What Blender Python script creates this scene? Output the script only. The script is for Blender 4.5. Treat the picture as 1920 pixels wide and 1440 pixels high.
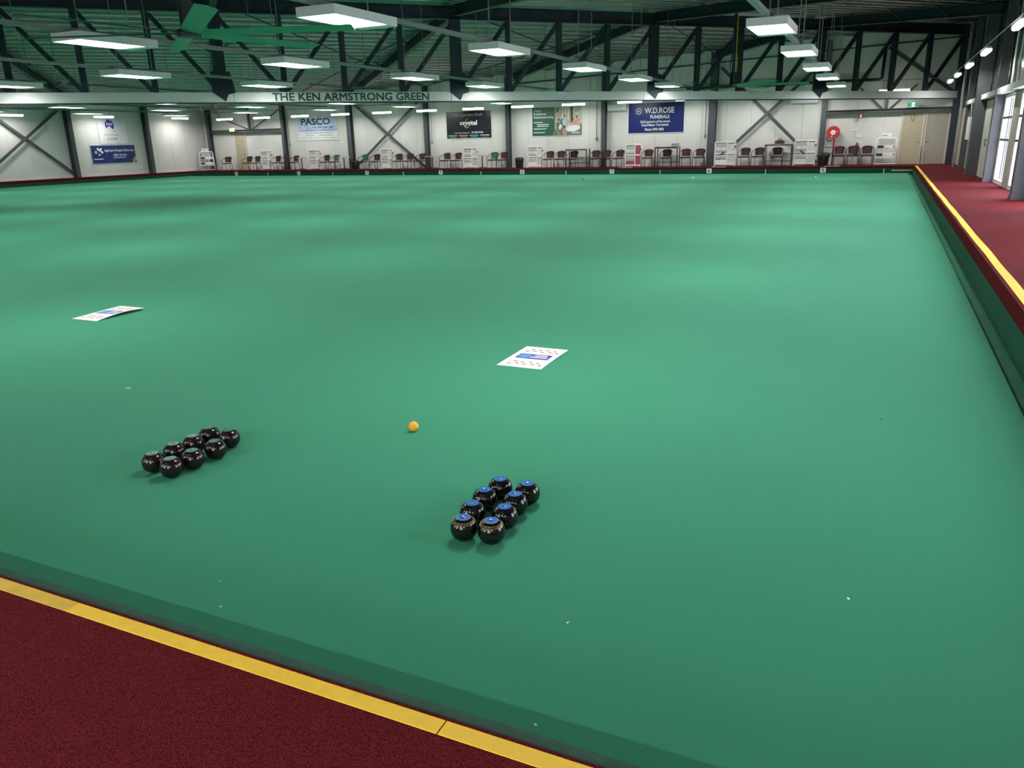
import bpy, math, random
from mathutils import Matrix, Vector
random.seed(7)
for o in list(bpy.data.objects): bpy.data.objects.remove(o)
scene = bpy.context.scene
col = scene.collection

# ------------------------------------------------------------------ camera, world, exposure
cam_d = bpy.data.cameras.new('camera'); cam = bpy.data.objects.new('camera', cam_d); col.objects.link(cam)
cam_d.sensor_width = 36.0; cam_d.sensor_fit = 'HORIZONTAL'; cam_d.lens = 1458.7 / 1920 * 36.0
cam_d.clip_start = 0.05; cam_d.clip_end = 500
_r = Vector((0.90816173, 0.41800418, -0.02268861)); _u = Vector((-0.10521171, 0.28037193, 0.95410800)); _f = Vector((-0.40518238, 0.86409727, -0.29860199))
cam.matrix_world = Matrix(((_r.x, _u.x, -_f.x, 0), (_r.y, _u.y, -_f.y, 0), (_r.z, _u.z, -_f.z, 1.7326), (0, 0, 0, 1)))
scene.camera = cam
scene.view_settings.view_transform = 'Standard'; scene.view_settings.look = 'None'
scene.view_settings.gamma = 1.0; scene.view_settings.use_curve_mapping = False
scene.view_settings.exposure = 0.05
LAMP_W = 38.0    # watts of each ceiling light
LAMP = 15.0       # glow of the ceiling light diffusers
BATTEN_W = 40.0  # watts of each wall batten
NEAR_FILL_W = 38.0   # fill watts added to the battens behind the camera to lift the foreground
BATTEN = 8.0     # glow of the batten covers
SKY = 16.0        # overcast daylight outside the windows
w = bpy.data.worlds.new('overcast_sky'); scene.world = w; w.use_nodes = True
w.node_tree.nodes['Background'].inputs[0].default_value = (0.90, 0.92, 1.0, 1)
w.node_tree.nodes['Background'].inputs[1].default_value = SKY

try:
    cy = scene.cycles; cy.max_bounces = 4; cy.diffuse_bounces = 2; cy.glossy_bounces = 2; cy.transmission_bounces = 4; cy.transparent_max_bounces = 6
    cy.caustics_reflective = False; cy.caustics_refractive = False; cy.use_light_tree = True; cy.use_adaptive_sampling = True; cy.adaptive_threshold = 0.05; cy.adaptive_min_samples = 16; cy.use_denoising = True; cy.sample_clamp_indirect = 6.0
except Exception: pass

# ------------------------------------------------------------------ helpers
def lin(r, g, b):
    f = lambda c: (c / 255 / 12.92) if c / 255 <= 0.04045 else ((c / 255 + 0.055) / 1.055) ** 2.4
    return (f(r), f(g), f(b))
MATS = {}
def M(name, rgb, rough=0.5, metal=0.0, var=0.06, scale=8.0, bump=0.0, bscale=200.0, spec=0.5, emit=0.0, sheen=0.0, var_col=None, coat=0.0):
    if name in MATS: return MATS[name]
    m = bpy.data.materials.new(name); m.use_nodes = True; nt = m.node_tree; n = nt.nodes; L = nt.links
    b = n['Principled BSDF']
    b.inputs['Roughness'].default_value = rough; b.inputs['Metallic'].default_value = metal
    b.inputs['Specular IOR Level'].default_value = spec
    if coat: b.inputs['Coat Weight'].default_value = coat; b.inputs['Coat Roughness'].default_value = 0.05
    if sheen: b.inputs['Sheen Weight'].default_value = sheen; b.inputs['Sheen Roughness'].default_value = 0.5
    tc = n.new('ShaderNodeTexCoord')
    nz = n.new('ShaderNodeTexNoise'); nz.inputs['Scale'].default_value = scale; nz.inputs['Detail'].default_value = 4
    L.new(tc.outputs['Object'], nz.inputs['Vector'])
    rp = n.new('ShaderNodeValToRGB'); L.new(nz.outputs['Fac'], rp.inputs['Fac'])
    lo = tuple(c * (1 - var) for c in rgb); hi = tuple(min(1, c * (1 + var)) for c in (var_col or rgb))
    rp.color_ramp.elements[0].position = 0.3; rp.color_ramp.elements[1].position = 0.7
    rp.color_ramp.elements[0].color = (*lo, 1); rp.color_ramp.elements[1].color = (*hi, 1)
    L.new(rp.outputs['Color'], b.inputs['Base Color'])
    if emit:
        b.inputs['Emission Color'].default_value = (*rgb, 1); b.inputs['Emission Strength'].default_value = emit
    if bump:
        n2 = n.new('ShaderNodeTexNoise'); n2.inputs['Scale'].default_value = bscale; n2.inputs['Detail'].default_value = 3
        L.new(tc.outputs['Object'], n2.inputs['Vector'])
        bp = n.new('ShaderNodeBump'); bp.inputs['Strength'].default_value = bump; bp.inputs['Distance'].default_value = 0.004
        L.new(n2.outputs['Fac'], bp.inputs['Height']); L.new(bp.outputs['Normal'], b.inputs['Normal'])
    if emit: m.cycles.emission_sampling = 'FRONT'
    MATS[name] = m; return m
def carpet(name, rgb, grain, contrast, bump, sheen=0.0, spec=0.25):
    m = bpy.data.materials.new(name); m.use_nodes = True; nt = m.node_tree; n = nt.nodes; L = nt.links
    b = n['Principled BSDF']; b.inputs['Roughness'].default_value = 0.9; b.inputs['Specular IOR Level'].default_value = spec
    if sheen: b.inputs['Sheen Weight'].default_value = sheen; b.inputs['Sheen Roughness'].default_value = 0.45
    tc = n.new('ShaderNodeTexCoord')
    a = n.new('ShaderNodeTexNoise'); a.inputs['Scale'].default_value = grain; a.inputs['Detail'].default_value = 2
    L.new(tc.outputs['Object'], a.inputs['Vector'])
    c = n.new('ShaderNodeTexNoise'); c.inputs['Scale'].default_value = 0.8; c.inputs['Detail'].default_value = 5
    L.new(tc.outputs['Object'], c.inputs['Vector'])
    rp = n.new('ShaderNodeValToRGB'); L.new(a.outputs['Fac'], rp.inputs['Fac'])
    rp.color_ramp.elements[0].position = 0.32; rp.color_ramp.elements[1].position = 0.68
    rp.color_ramp.elements[0].color = (*[v * (1 - contrast) for v in rgb], 1); rp.color_ramp.elements[1].color = (*[v * (1 + contrast) for v in rgb], 1)
    r2 = n.new('ShaderNodeValToRGB'); L.new(c.outputs['Fac'], r2.inputs['Fac'])
    r2.color_ramp.elements[0].color = (0.93, 0.93, 0.93, 1); r2.color_ramp.elements[1].color = (1.07, 1.07, 1.07, 1)
    mx = n.new('ShaderNodeMixRGB'); mx.blend_type = 'MULTIPLY'; mx.inputs[0].default_value = 1
    L.new(rp.outputs['Color'], mx.inputs[1]); L.new(r2.outputs['Color'], mx.inputs[2]); L.new(mx.outputs['Color'], b.inputs['Base Color'])
    bp = n.new('ShaderNodeBump'); bp.inputs['Strength'].default_value = bump; bp.inputs['Distance'].default_value = 0.004
    L.new(a.outputs['Fac'], bp.inputs['Height']); L.new(bp.outputs['Normal'], b.inputs['Normal'])
    MATS[name] = m; return m
def glass(name, tint=(1, 1, 1), gloss=0.08):
    m = bpy.data.materials.new(name); m.use_nodes = True; nt = m.node_tree; n = nt.nodes; L = nt.links
    n.remove(n['Principled BSDF']); o = n['Material Output']
    t = n.new('ShaderNodeBsdfTransparent'); t.inputs[0].default_value = (*tint, 1)
    g = n.new('ShaderNodeBsdfGlossy'); g.inputs['Roughness'].default_value = 0.02
    x = n.new('ShaderNodeMixShader'); x.inputs[0].default_value = gloss
    L.new(t.outputs[0], x.inputs[1]); L.new(g.outputs[0], x.inputs[2]); L.new(x.outputs[0], o.inputs[0])
    MATS[name] = m; return m

class MB:
    def __init__(s): s.v = []; s.f = []
    def add(s, vs, fs):
        k = len(s.v); s.v += [tuple(p) for p in vs]; s.f += [tuple(i + k for i in f) for f in fs]; return s
    def box(s, x0, x1, y0, y1, z0, z1):
        return s.add([(x0,y0,z0),(x1,y0,z0),(x1,y1,z0),(x0,y1,z0),(x0,y0,z1),(x1,y0,z1),(x1,y1,z1),(x0,y1,z1)],
                     [(0,3,2,1),(4,5,6,7),(0,1,5,4),(1,2,6,5),(2,3,7,6),(3,0,4,7)])
    def bar(s, p, q, wd, hg, up=(0, 0, 1)):
        p = Vector(p); q = Vector(q); d = (q - p).normalized(); up = Vector(up)
        if abs(d.dot(up)) > 0.98: up = Vector((0, 1, 0)) if abs(d.y) < 0.9 else Vector((1, 0, 0))
        sd = d.cross(up).normalized(); u = sd.cross(d)
        vs = [c + sd * a * wd / 2 + u * b * hg / 2 for c in (p, q) for a, b in ((-1,-1),(1,-1),(1,1),(-1,1))]
        return s.add(vs, [(0,1,2,3),(7,6,5,4),(0,4,5,1),(1,5,6,2),(2,6,7,3),(3,7,4,0)])
    def ibeam(s, p, q, depth, width, tf=0.02, tw=0.015, up=(0, 0, 1)):
        p = Vector(p); q = Vector(q); d = (q - p).normalized(); upv = Vector(up)
        if abs(d.dot(upv)) > 0.98: upv = Vector((0, 1, 0))
        u = (d.cross(upv).normalized()).cross(d)
        s.bar(p, q, tw, depth - 2 * tf, up)
        s.bar(p + u * (depth - tf) / 2, q + u * (depth - tf) / 2, width, tf, up)
        s.bar(p - u * (depth - tf) / 2, q - u * (depth - tf) / 2, width, tf, up); return s
    def tube(s, pts, r, n=8, closed=False):
        pts = [Vector(p) for p in pts]; N = len(pts); rings = []; ref = None
        for i in range(N):
            a = pts[(i - 1) % N] if (closed or i) else pts[0]; b = pts[(i + 1) % N] if (closed or i < N - 1) else pts[-1]
            d = (b - a).normalized()
            if ref is None: ref = Vector((0, 0, 1)) if abs(d.z) < 0.9 else Vector((1, 0, 0))
            sd = d.cross(ref).normalized(); u = sd.cross(d).normalized(); ref = u
            rr = r[i] if isinstance(r, (list, tuple)) else r
            rings.append([pts[i] + (sd * math.cos(2*math.pi*k/n) + u * math.sin(2*math.pi*k/n)) * rr for k in range(n)])
        vs = [p for g in rings for p in g]; fs = []
        for i in range(N if closed else N - 1):
            j = (i + 1) % N
            for k in range(n): fs.append((i*n+k, i*n+(k+1)%n, j*n+(k+1)%n, j*n+k))
        if not closed: fs += [tuple(range(n))[::-1], tuple((N-1)*n+k for k in range(n))]
        return s.add(vs, fs)
    def lathe(s, prof, n=24, c=(0, 0, 0)):
        vs = []; fs = []
        for r, z in prof:
            for k in range(n): vs.append((c[0] + r*math.cos(2*math.pi*k/n), c[1] + r*math.sin(2*math.pi*k/n), c[2] + z))
        m = len(prof)
        for i in range(m - 1):
            for k in range(n): fs.append((i*n+k, i*n+(k+1)%n, (i+1)*n+(k+1)%n, (i+1)*n+k))
        fs += [tuple(range(n))[::-1], tuple((m-1)*n+k for k in range(n))]
        return s.add(vs, fs)
    def prism(s, poly, z0, z1):
        n = len(poly); vs = [(x, y, z0) for x, y in poly] + [(x, y, z1) for x, y in poly]
        return s.add(vs, [tuple(range(n))[::-1], tuple(range(n, 2*n))] + [(i, (i+1)%n, n+(i+1)%n, n+i) for i in range(n)])
    def build(s, name, mat, parent=None, smooth=False, label=None):
        me = bpy.data.meshes.new(name); me.from_pydata(s.v, [], s.f); me.update()
        me.materials.append(MATS[mat] if isinstance(mat, str) else mat)
        if smooth:
            me.polygons.foreach_set('use_smooth', [len(p.vertices) <= 4 for p in me.polygons])
        o = bpy.data.objects.new(name, me); col.objects.link(o)
        if parent: o.parent = parent
        if label: o['label'] = label
        return o
def tag(o, label=None, cat=None, group=None, kind=None):
    if label: o['label'] = label
    if cat: o['category'] = cat
    if group: o['group'] = group
    if kind: o['kind'] = kind
    return o
def empty(name, loc=(0, 0, 0), rz=0.0, parent=None):
    o = bpy.data.objects.new(name, None); col.objects.link(o); o.empty_display_size = 0.1
    o.location = loc; o.rotation_euler = (0, 0, rz)
    if parent: o.parent = parent
    return o
def copy_tree(o, parent=None):
    c = o.copy(); col.objects.link(c); c.parent = parent
    for ch in [k for k in bpy.data.objects if k.parent == o]: copy_tree(ch, c)
    return c
_kids = {}
def clone(root, loc, rz, label, group=None):
    if root.name not in _kids: _kids[root.name] = [(k, [g for g in bpy.data.objects if g.parent == k]) for k in bpy.data.objects if k.parent == root]
    c = root.copy(); col.objects.link(c); c.location = loc; c.rotation_euler = (0, 0, rz); c['label'] = label
    if group: c['group'] = group
    for k, gs in _kids[root.name]:
        d = k.copy(); col.objects.link(d); d.parent = c
        for g in gs: e = g.copy(); col.objects.link(e); e.parent = d
    return c
def text_mesh(name, s, size, mat, parent, x, y, z, width=None, align='CENTER', bold=0.0, shear=0.0, extrude=0.001, thick=0.0):
    cu = bpy.data.curves.new(name, 'FONT'); cu.body = s; cu.size = size; cu.align_x = align; cu.align_y = 'CENTER'
    cu.extrude = extrude; cu.offset = bold; cu.shear = shear; cu.resolution_u = 3
    t = bpy.data.objects.new('tmp', cu); col.objects.link(t)
    dg = bpy.context.evaluated_depsgraph_get(); me = bpy.data.meshes.new_from_object(t.evaluated_get(dg))
    col.objects.unlink(t); bpy.data.objects.remove(t); bpy.data.curves.remove(cu)
    me.name = name; me.materials.clear(); me.materials.append(MATS[mat])
    if width and len(me.vertices):
        xs = [v.co.x for v in me.vertices]; k = width / max(1e-6, max(xs) - min(xs))
        for v in me.vertices: v.co.x *= k
    if thick:   # heavier strokes: the same outlines laid again a little to each side
        vs = [tuple(v.co) for v in me.vertices]; fs = [tuple(p.vertices) for p in me.polygons]; n = len(vs); V = []; F = []
        for k, (dx, dy) in enumerate(((-1, -1), (1, -1), (-1, 1), (1, 1))):
            V += [(a + dx * thick, b + dy * thick, c + 0.0002 * k) for a, b, c in vs]; F += [tuple(i + n * k for i in f) for f in fs]
        me = bpy.data.meshes.new(name); me.from_pydata(V, [], F); me.update(); me.materials.append(MATS[mat])
    o = bpy.data.objects.new(name, me); col.objects.link(o); o.parent = parent; o.location = (x, y, z); return o
def lamp(name, parent, loc, sx, sy, watts, spread, rot=(0, 0, 0)):
    if name not in bpy.data.lights:
        d = bpy.data.lights.new(name, 'AREA'); d.shape = 'RECTANGLE'; d.size = sx; d.size_y = sy; d.energy = watts; d.spread = math.radians(spread); d.color = (1.0, 0.985, 0.95)
    o = bpy.data.objects.new(name, bpy.data.lights[name]); col.objects.link(o); o.parent = parent; o.location = loc; o.rotation_euler = rot; return o
def ordinal(i): return ['first','second','third','fourth','fifth','sixth','seventh','eighth','ninth','tenth','eleventh','twelfth'][i]

# ------------------------------------------------------------------ materials
G = (0.040, 0.270, 0.145)
carpet('green_carpet', G, 330.0, 0.22, 0.35, sheen=0.03, spec=0.2)
carpet('maroon_carpet', (0.105, 0.0105, 0.0125), 300.0, 0.75, 1.0, sheen=0.0, spec=0.06)
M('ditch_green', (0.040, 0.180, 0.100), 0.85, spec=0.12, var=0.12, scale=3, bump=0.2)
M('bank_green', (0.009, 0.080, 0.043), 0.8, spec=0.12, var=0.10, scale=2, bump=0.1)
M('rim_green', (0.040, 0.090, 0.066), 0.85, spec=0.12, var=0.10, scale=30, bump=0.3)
M('yellow_tape', (0.83, 0.53, 0.030), 0.6, var=0.05, scale=25, bump=0.15)
M('yellow_tape_worn', (0.66, 0.43, 0.045), 0.65, var=0.10, scale=18, bump=0.15)
M('wall_white', (0.72, 0.705, 0.67), 0.45, var=0.03, scale=1.2)
M('near_wall', (0.26, 0.25, 0.23), 0.7, var=0.05)
M('wall_joint', (0.40, 0.40, 0.37), 0.7)
M('trim_white', (0.78, 0.77, 0.74), 0.5, var=0.03)
M('roof_metal', (0.37, 0.35, 0.35), 0.42, metal=0.25, var=0.10, scale=2.0)
M('purlin_metal', (0.56, 0.55, 0.54), 0.30, metal=0.7, var=0.08, scale=4.0)
M('steel_dark', (0.030, 0.036, 0.054), 0.5, spec=0.25, var=0.12, scale=3.0)
M('steel_grey', (0.082, 0.088, 0.097), 0.5, spec=0.3, var=0.08, scale=3.0)
M('fascia', (0.70, 0.72, 0.70), 0.5, var=0.03, scale=1.0)
M('letter_green', (0.012, 0.075, 0.050), 0.5)
M('lamp_white', (0.80, 0.81, 0.79), 0.45, var=0.02)
M('rail_grey', (0.22, 0.23, 0.22), 0.5)
M('rod_grey', (0.30, 0.31, 0.31), 0.4, metal=0.5)
M('diffuser', (1.0, 1.0, 0.98), 0.5, var=0.0, emit=LAMP)
M('batten_tube', (1.0, 1.0, 0.98), 0.5, var=0.0, emit=BATTEN)
M('fan_green', (0.045, 0.260, 0.160), 0.4, var=0.06, scale=3)
M('black_metal', (0.012, 0.012, 0.014), 0.45, var=0.1)
M('black_plastic', (0.010, 0.011, 0.013), 0.35, var=0.15, scale=12)
M('cable_yellow', (0.55, 0.36, 0.02), 0.5)
M('cable_blue', (0.02, 0.05, 0.20), 0.5)
M('maroon_cane', (0.050, 0.014, 0.017), 0.55, var=0.35, scale=60, bump=0.5, bscale=90)
M('green_cane', (0.020, 0.135, 0.105), 0.55, var=0.3, scale=60, bump=0.5, bscale=90)
M('chair_frame', (0.020, 0.013, 0.014), 0.35, metal=0.3)
M('seat_dark', (0.040, 0.018, 0.019), 0.6, var=0.2, scale=30)
M('white_plastic', (0.90, 0.89, 0.87), 0.4, var=0.03)
M('panel_warm', (0.50, 0.475, 0.45), 0.6, var=0.04)
M('paper', (0.84, 0.84, 0.82), 0.6, var=0.02)
M('card_grey', (0.46, 0.45, 0.43), 0.6, var=0.05)
M('ink_dark', (0.06, 0.06, 0.07), 0.6)
M('ink_grey', (0.20, 0.20, 0.22), 0.6)
M('ink_red', (0.42, 0.05, 0.05), 0.6)
M('pink_panel', (0.42, 0.085, 0.115), 0.55, var=0.06)
M('table_top', (0.46, 0.42, 0.35), 0.5, var=0.08, scale=6)
M('wood_top', (0.20, 0.12, 0.075), 0.5, var=0.2, scale=6)
M('red_paint', (0.50, 0.018, 0.016), 0.35, var=0.05)
M('door_cream', (0.46, 0.41, 0.28), 0.5, var=0.03)
M('door_grey', (0.38, 0.35, 0.30), 0.5, var=0.03)
M('frame_beige', (0.62, 0.58, 0.50), 0.5, var=0.03)
M('chrome', (0.55, 0.55, 0.54), 0.2, metal=1.0)
M('exit_green', (0.02, 0.30, 0.12), 0.4, emit=0.35)
M('exit_lit', (0.60, 0.85, 0.30), 0.4, emit=1.4)
M('exit_white', (0.85, 0.95, 0.88), 0.4, emit=0.7)
M('sign_navy', (0.012, 0.022, 0.150), 0.30, var=0.06, scale=1.5)
M('sign_blue', (0.010, 0.028, 0.170), 0.35, var=0.06, scale=1.5)
M('sign_black', (0.022, 0.022, 0.026), 0.25, var=0.10, scale=1.5)
M('sign_green', (0.028, 0.115, 0.080), 0.4, var=0.08, scale=1.5)
M('sign_white', (0.80, 0.80, 0.82), 0.4, var=0.02)
M('sign_sky', (0.42, 0.56, 0.78), 0.4, var=0.12, scale=4.0, var_col=(0.62, 0.68, 0.86))
M('ink_white', (0.86, 0.86, 0.88), 0.45, var=0.0)
M('ink_navy', (0.012, 0.018, 0.11), 0.45)
M('ink_royal', (0.03, 0.035, 0.42), 0.45)
M('ink_black', (0.012, 0.012, 0.02), 0.45)
M('ink_midblue', (0.12, 0.28, 0.60), 0.45)
M('ink_gold', (0.62, 0.50, 0.28), 0.4)
M('ink_orange', (0.60, 0.32, 0.10), 0.5)
M('ink_teal', (0.25, 0.62, 0.55), 0.5)
M('ink_tan', (0.58, 0.36, 0.24), 0.5)
M('ink_cyan', (0.18, 0.55, 0.70), 0.5)
M('ink_lilac', (0.62, 0.62, 0.90), 0.5)
M('ink_mint', (0.48, 0.66, 0.54), 0.5)
M('ink_beige', (0.55, 0.47, 0.36), 0.5, var=0.15, scale=14)
M('ink_brown', (0.10, 0.055, 0.035), 0.5)
M('ink_skin', (0.50, 0.30, 0.22), 0.5)
M('ink_pink', (0.62, 0.30, 0.28), 0.5)
M('ink_shirt', (0.55, 0.62, 0.75), 0.5)
M('ink_slate', (0.16, 0.17, 0.18), 0.5)
M('ink_olive', (0.32, 0.34, 0.10), 0.5)
M('bowl_black', (0.006, 0.005, 0.005), 0.16, var=0.4, scale=50, spec=0.5)
M('bowl_speckled', (0.007, 0.004, 0.004), 0.18, var=0.6, scale=160, spec=0.5, var_col=(0.013, 0.006, 0.006))
M('disc_blue', (0.030, 0.19, 0.62), 0.25, var=0.03)
M('disc_green', (0.020, 0.21, 0.085), 0.25, var=0.03)
M('disc_rim', (0.02, 0.05, 0.16), 0.3)
M('gold_paint', (0.62, 0.44, 0.13), 0.35, metal=0.3)
M('silver_ink', (0.75, 0.75, 0.74), 0.25, metal=0.6)
M('jack_yellow', (0.84, 0.40, 0.018), 0.45, var=0.04, scale=30)
M('jack_white', (0.82, 0.84, 0.70), 0.45)
M('concrete', (0.55, 0.54, 0.52), 0.85, var=0.1, scale=0.6)
M('cladding', (0.060, 0.080, 0.075), 0.22, metal=0.5, var=0.15, scale=1.0)
M('pier_beige', (0.46, 0.43, 0.37), 0.7, var=0.05, scale=2)
M('hose_black', (0.012, 0.012, 0.012), 0.5)
M('window_white', (0.80, 0.80, 0.82), 0.4)
glass('pane_glass', (0.96, 0.96, 1.0), 0.08)
M('scrap_cream', (0.75, 0.72, 0.55), 0.8)

# ------------------------------------------------------------------ layout constants (metres)
XL, XR, YN, YF = -41.5, 2.83, -3.2, 41.0         # inner faces of the walls
GX0, GX1, GY0, GY1 = -40.85, 0.963, 1.74, 38.78  # playing surface
DK = 0.292                                       # deck height
DITCH = -0.07
RT2 = math.sqrt(2)
TC = -38.3                                       # truss line: X - Y = TC
def roof_z(x, y):
    d = (y - x + TC) / RT2
    return 6.12 - 0.062 * d if d > 0 else 6.12 + 0.078 * d

# ------------------------------------------------------------------ floor, ditch, deck, banks
m = MB(); m.box(GX0, GX1, GY0, GY1, -0.26, 0.0)
tag(m.build('floor', 'green_carpet'), 'wide green carpet of the indoor bowling green', kind='structure')
m = MB(); m.box(XL - 0.2, XR + 0.2, YN - 0.2, YF + 0.2, -0.36, DITCH)
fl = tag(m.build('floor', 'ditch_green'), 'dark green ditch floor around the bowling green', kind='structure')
m = MB(); m.box(-150, 150, -120, 160, -0.60, -0.45)
tag(m.build('ground', 'concrete'), 'pale concrete ground outside the windows', kind='structure')
def deck(x0, x1, y0, y1, label):
    b = MB(); b.box(x0, x1, y0, y1, DITCH, DK); return tag(b.build('floor', 'maroon_carpet'), label, kind='structure')
dn = deck(XL, XR, YN, 1.448, 'maroon carpeted deck in the foreground')
dr = deck(1.205, XR, 1.448, YF, 'maroon carpeted walkway beside the windows')
df = deck(XL, 1.205, 39.06, YF, 'maroon carpeted walkway below the far wall')
dl = deck(XL, -41.08, 1.448, 39.06, 'narrow maroon ledge along the left wall')
# near bank board with its rim showing
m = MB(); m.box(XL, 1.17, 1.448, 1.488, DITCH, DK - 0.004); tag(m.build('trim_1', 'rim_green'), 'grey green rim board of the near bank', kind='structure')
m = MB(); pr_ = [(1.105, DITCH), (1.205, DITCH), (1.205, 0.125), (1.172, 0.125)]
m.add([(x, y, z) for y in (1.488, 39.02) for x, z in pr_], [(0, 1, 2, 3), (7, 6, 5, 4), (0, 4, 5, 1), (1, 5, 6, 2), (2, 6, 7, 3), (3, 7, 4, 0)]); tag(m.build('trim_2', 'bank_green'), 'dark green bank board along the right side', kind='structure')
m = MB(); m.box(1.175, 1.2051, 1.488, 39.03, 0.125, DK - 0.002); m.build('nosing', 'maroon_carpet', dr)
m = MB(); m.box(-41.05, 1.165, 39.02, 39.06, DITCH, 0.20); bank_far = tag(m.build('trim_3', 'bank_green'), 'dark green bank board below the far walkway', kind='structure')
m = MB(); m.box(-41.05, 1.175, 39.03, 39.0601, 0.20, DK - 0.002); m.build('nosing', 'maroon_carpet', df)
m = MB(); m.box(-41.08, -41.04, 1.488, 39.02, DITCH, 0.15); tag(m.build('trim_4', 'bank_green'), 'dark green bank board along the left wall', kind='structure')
m = MB(); m.box(GX1 + 0.022, 1.104, 1.74, 38.86, DITCH, DITCH + 0.012); m.build('ditch_strip', 'ditch_green', fl)
# yellow edge tape, laid in lengths
for x0, x1, mt in ((-9.0, -2.29, 'yellow_tape_worn'), (-2.288, -0.886, 'yellow_tape'), (-0.882, 1.20, 'yellow_tape')):
    m = MB(); m.box(x0, x1, 1.384, 1.434, DK, DK + 0.0025); m.build('edge_tape', mt, dn)
m = MB(); vs = []; fs = []
N = 150
for i in range(N + 1):
    y = 1.5 + (39.3 - 1.5) * i / N; j = 0.003 * math.sin(y * 1.3) + 0.002 * math.sin(y * 2.9 + 1)
    vs += [(1.212 + j, y, DK + 0.001), (1.300 + j * 0.8 + 0.003 * math.sin(y * 2.3), y, DK + 0.004)]
for i in range(N): fs.append((2*i, 2*i+1, 2*i+3, 2*i+2))
n0 = len(vs); vs += [(a, b, c - 0.004) for a, b, c in vs]
fs += [(2*i+n0, 2*i+2+n0, 2*i+3+n0, 2*i+1+n0) for i in range(N)] + [(2*i, 2*i+2, 2*i+2+n0, 2*i+n0) for i in range(N)] + [(2*i+1, 2*i+1+n0, 2*i+3+n0, 2*i+3) for i in range(N)]
m.add(vs, fs); m.build('edge_tape', 'yellow_tape', dr)

# ------------------------------------------------------------------ walls of vertical panels
def wall_panels(wall, along, n0, n1, step, skip=()):
    # along 'x' : far wall (face Y=YF) ; along 'y' : left wall (face X=XL)
    t = n0; k = 0
    while t < n1 - 0.05:
        e = min(t + step, n1); a, b = t + 0.004, e - 0.004
        m = MB()
        if along == 'x':
            za, zb = roof_z(a, YF), roof_z(b, YF); y0, y1 = YF, YF + 0.08
            m.add([(a,y0,0),(b,y0,0),(b,y1,0),(a,y1,0),(a,y0,za),(b,y0,zb),(b,y1,zb),(a,y1,za)], [(0,3,2,1),(4,5,6,7),(0,1,5,4),(1,2,6,5),(2,3,7,6),(3,0,4,7)])
        else:
            za, zb = roof_z(XL, a), roof_z(XL, b); x0, x1 = XL - 0.08, XL
            m.add([(x0,a,0),(x1,a,0),(x1,b,0),(x0,b,0),(x0,a,za),(x1,a,za),(x1,b,zb),(x0,b,zb)], [(0,3,2,1),(4,5,6,7),(0,1,5,4),(1,2,6,5),(2,3,7,6),(3,0,4,7)])
        m.build('wall_panel', 'wall_white', wall); t = e; k += 1
m = MB(); m.box(XL - 0.3, XR + 0.3, YF + 0.082, YF + 0.2, -0.3, 7.0); wf = tag(m.build('wall_far', 'wall_joint'), 'white panelled wall at the far end', kind='structure')
wall_panels(wf, 'x', XL, XR, 1.18)
m = MB(); m.box(XL - 0.2, XL - 0.082, YN - 0.2, YF + 0.2, -0.3, 7.0); wl = tag(m.build('wall_left', 'wall_joint'), 'white panelled wall on the left', kind='structure')
wall_panels(wl, 'y', YN, YF, 1.18)
m = MB(); m.box(XL, XL + 0.012, YN, YF, DK, DK + 0.16); tag(m.build('baseboard_left', 'trim_white'), 'white skirting strip at the foot of the left wall', kind='structure')
m = MB(); m.box(-34.4, 0.4, YF - 0.012, YF, DK, DK + 0.12); tag(m.build('baseboard_far', 'trim_white'), 'white skirting strip at the foot of the far wall', kind='structure')
# dark girt line under the roof edge on the far wall
m = MB(); m.bar((-20, 40.97, roof_z(-20, YF) - 0.55), (XR, 40.97, roof_z(XR, YF) - 0.55), 0.04, 0.05); tag(m.build('trim_5', 'steel_dark'), 'thin dark line under the roof edge on the far wall', kind='structure')

def window(n, axis, a0, a1, face, bars, label, rails=(1.45, 2.02), z0=DK + 0.03, z1=2.60):
    r = tag(empty('window_%d' % n), label, kind='structure')
    def bx(mb, u0, u1, w0, w1, za, zb):
        (mb.box(face + w0, face + w1, u0, u1, za, zb) if axis == 'y' else mb.box(u0, u1, face - w1, face - w0, za, zb))
    f = MB()
    for u0, u1, za, zb in ((a0, a0 + 0.06, z0, z1), (a1 - 0.06, a1, z0, z1), (a0 + 0.06, a1 - 0.06, z0, z0 + 0.07), (a0 + 0.06, a1 - 0.06, z1 - 0.06, z1)): bx(f, u0, u1, 0.02, 0.09, za, zb)
    f.build('window_frame', 'window_white', r)
    p = MB(); bx(p, a0 + 0.06, a1 - 0.06, 0.05, 0.056, z0 + 0.07, z1 - 0.06); p.build('pane', 'pane_glass', r)
    for z in rails:
        g = MB(); bx(g, a0 + 0.06, a1 - 0.06, 0.015, 0.048, z - 0.03, z + 0.03); g.build('rail', 'steel_grey', r)
    for k in range(bars):
        u = a0 + (a1 - a0) * (k + 1) / (bars + 1); g = MB(); bx(g, u - 0.028, u + 0.028, 0.10, 0.13, z0, z1); g.build('bar', 'steel_grey', r)
    return r
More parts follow.
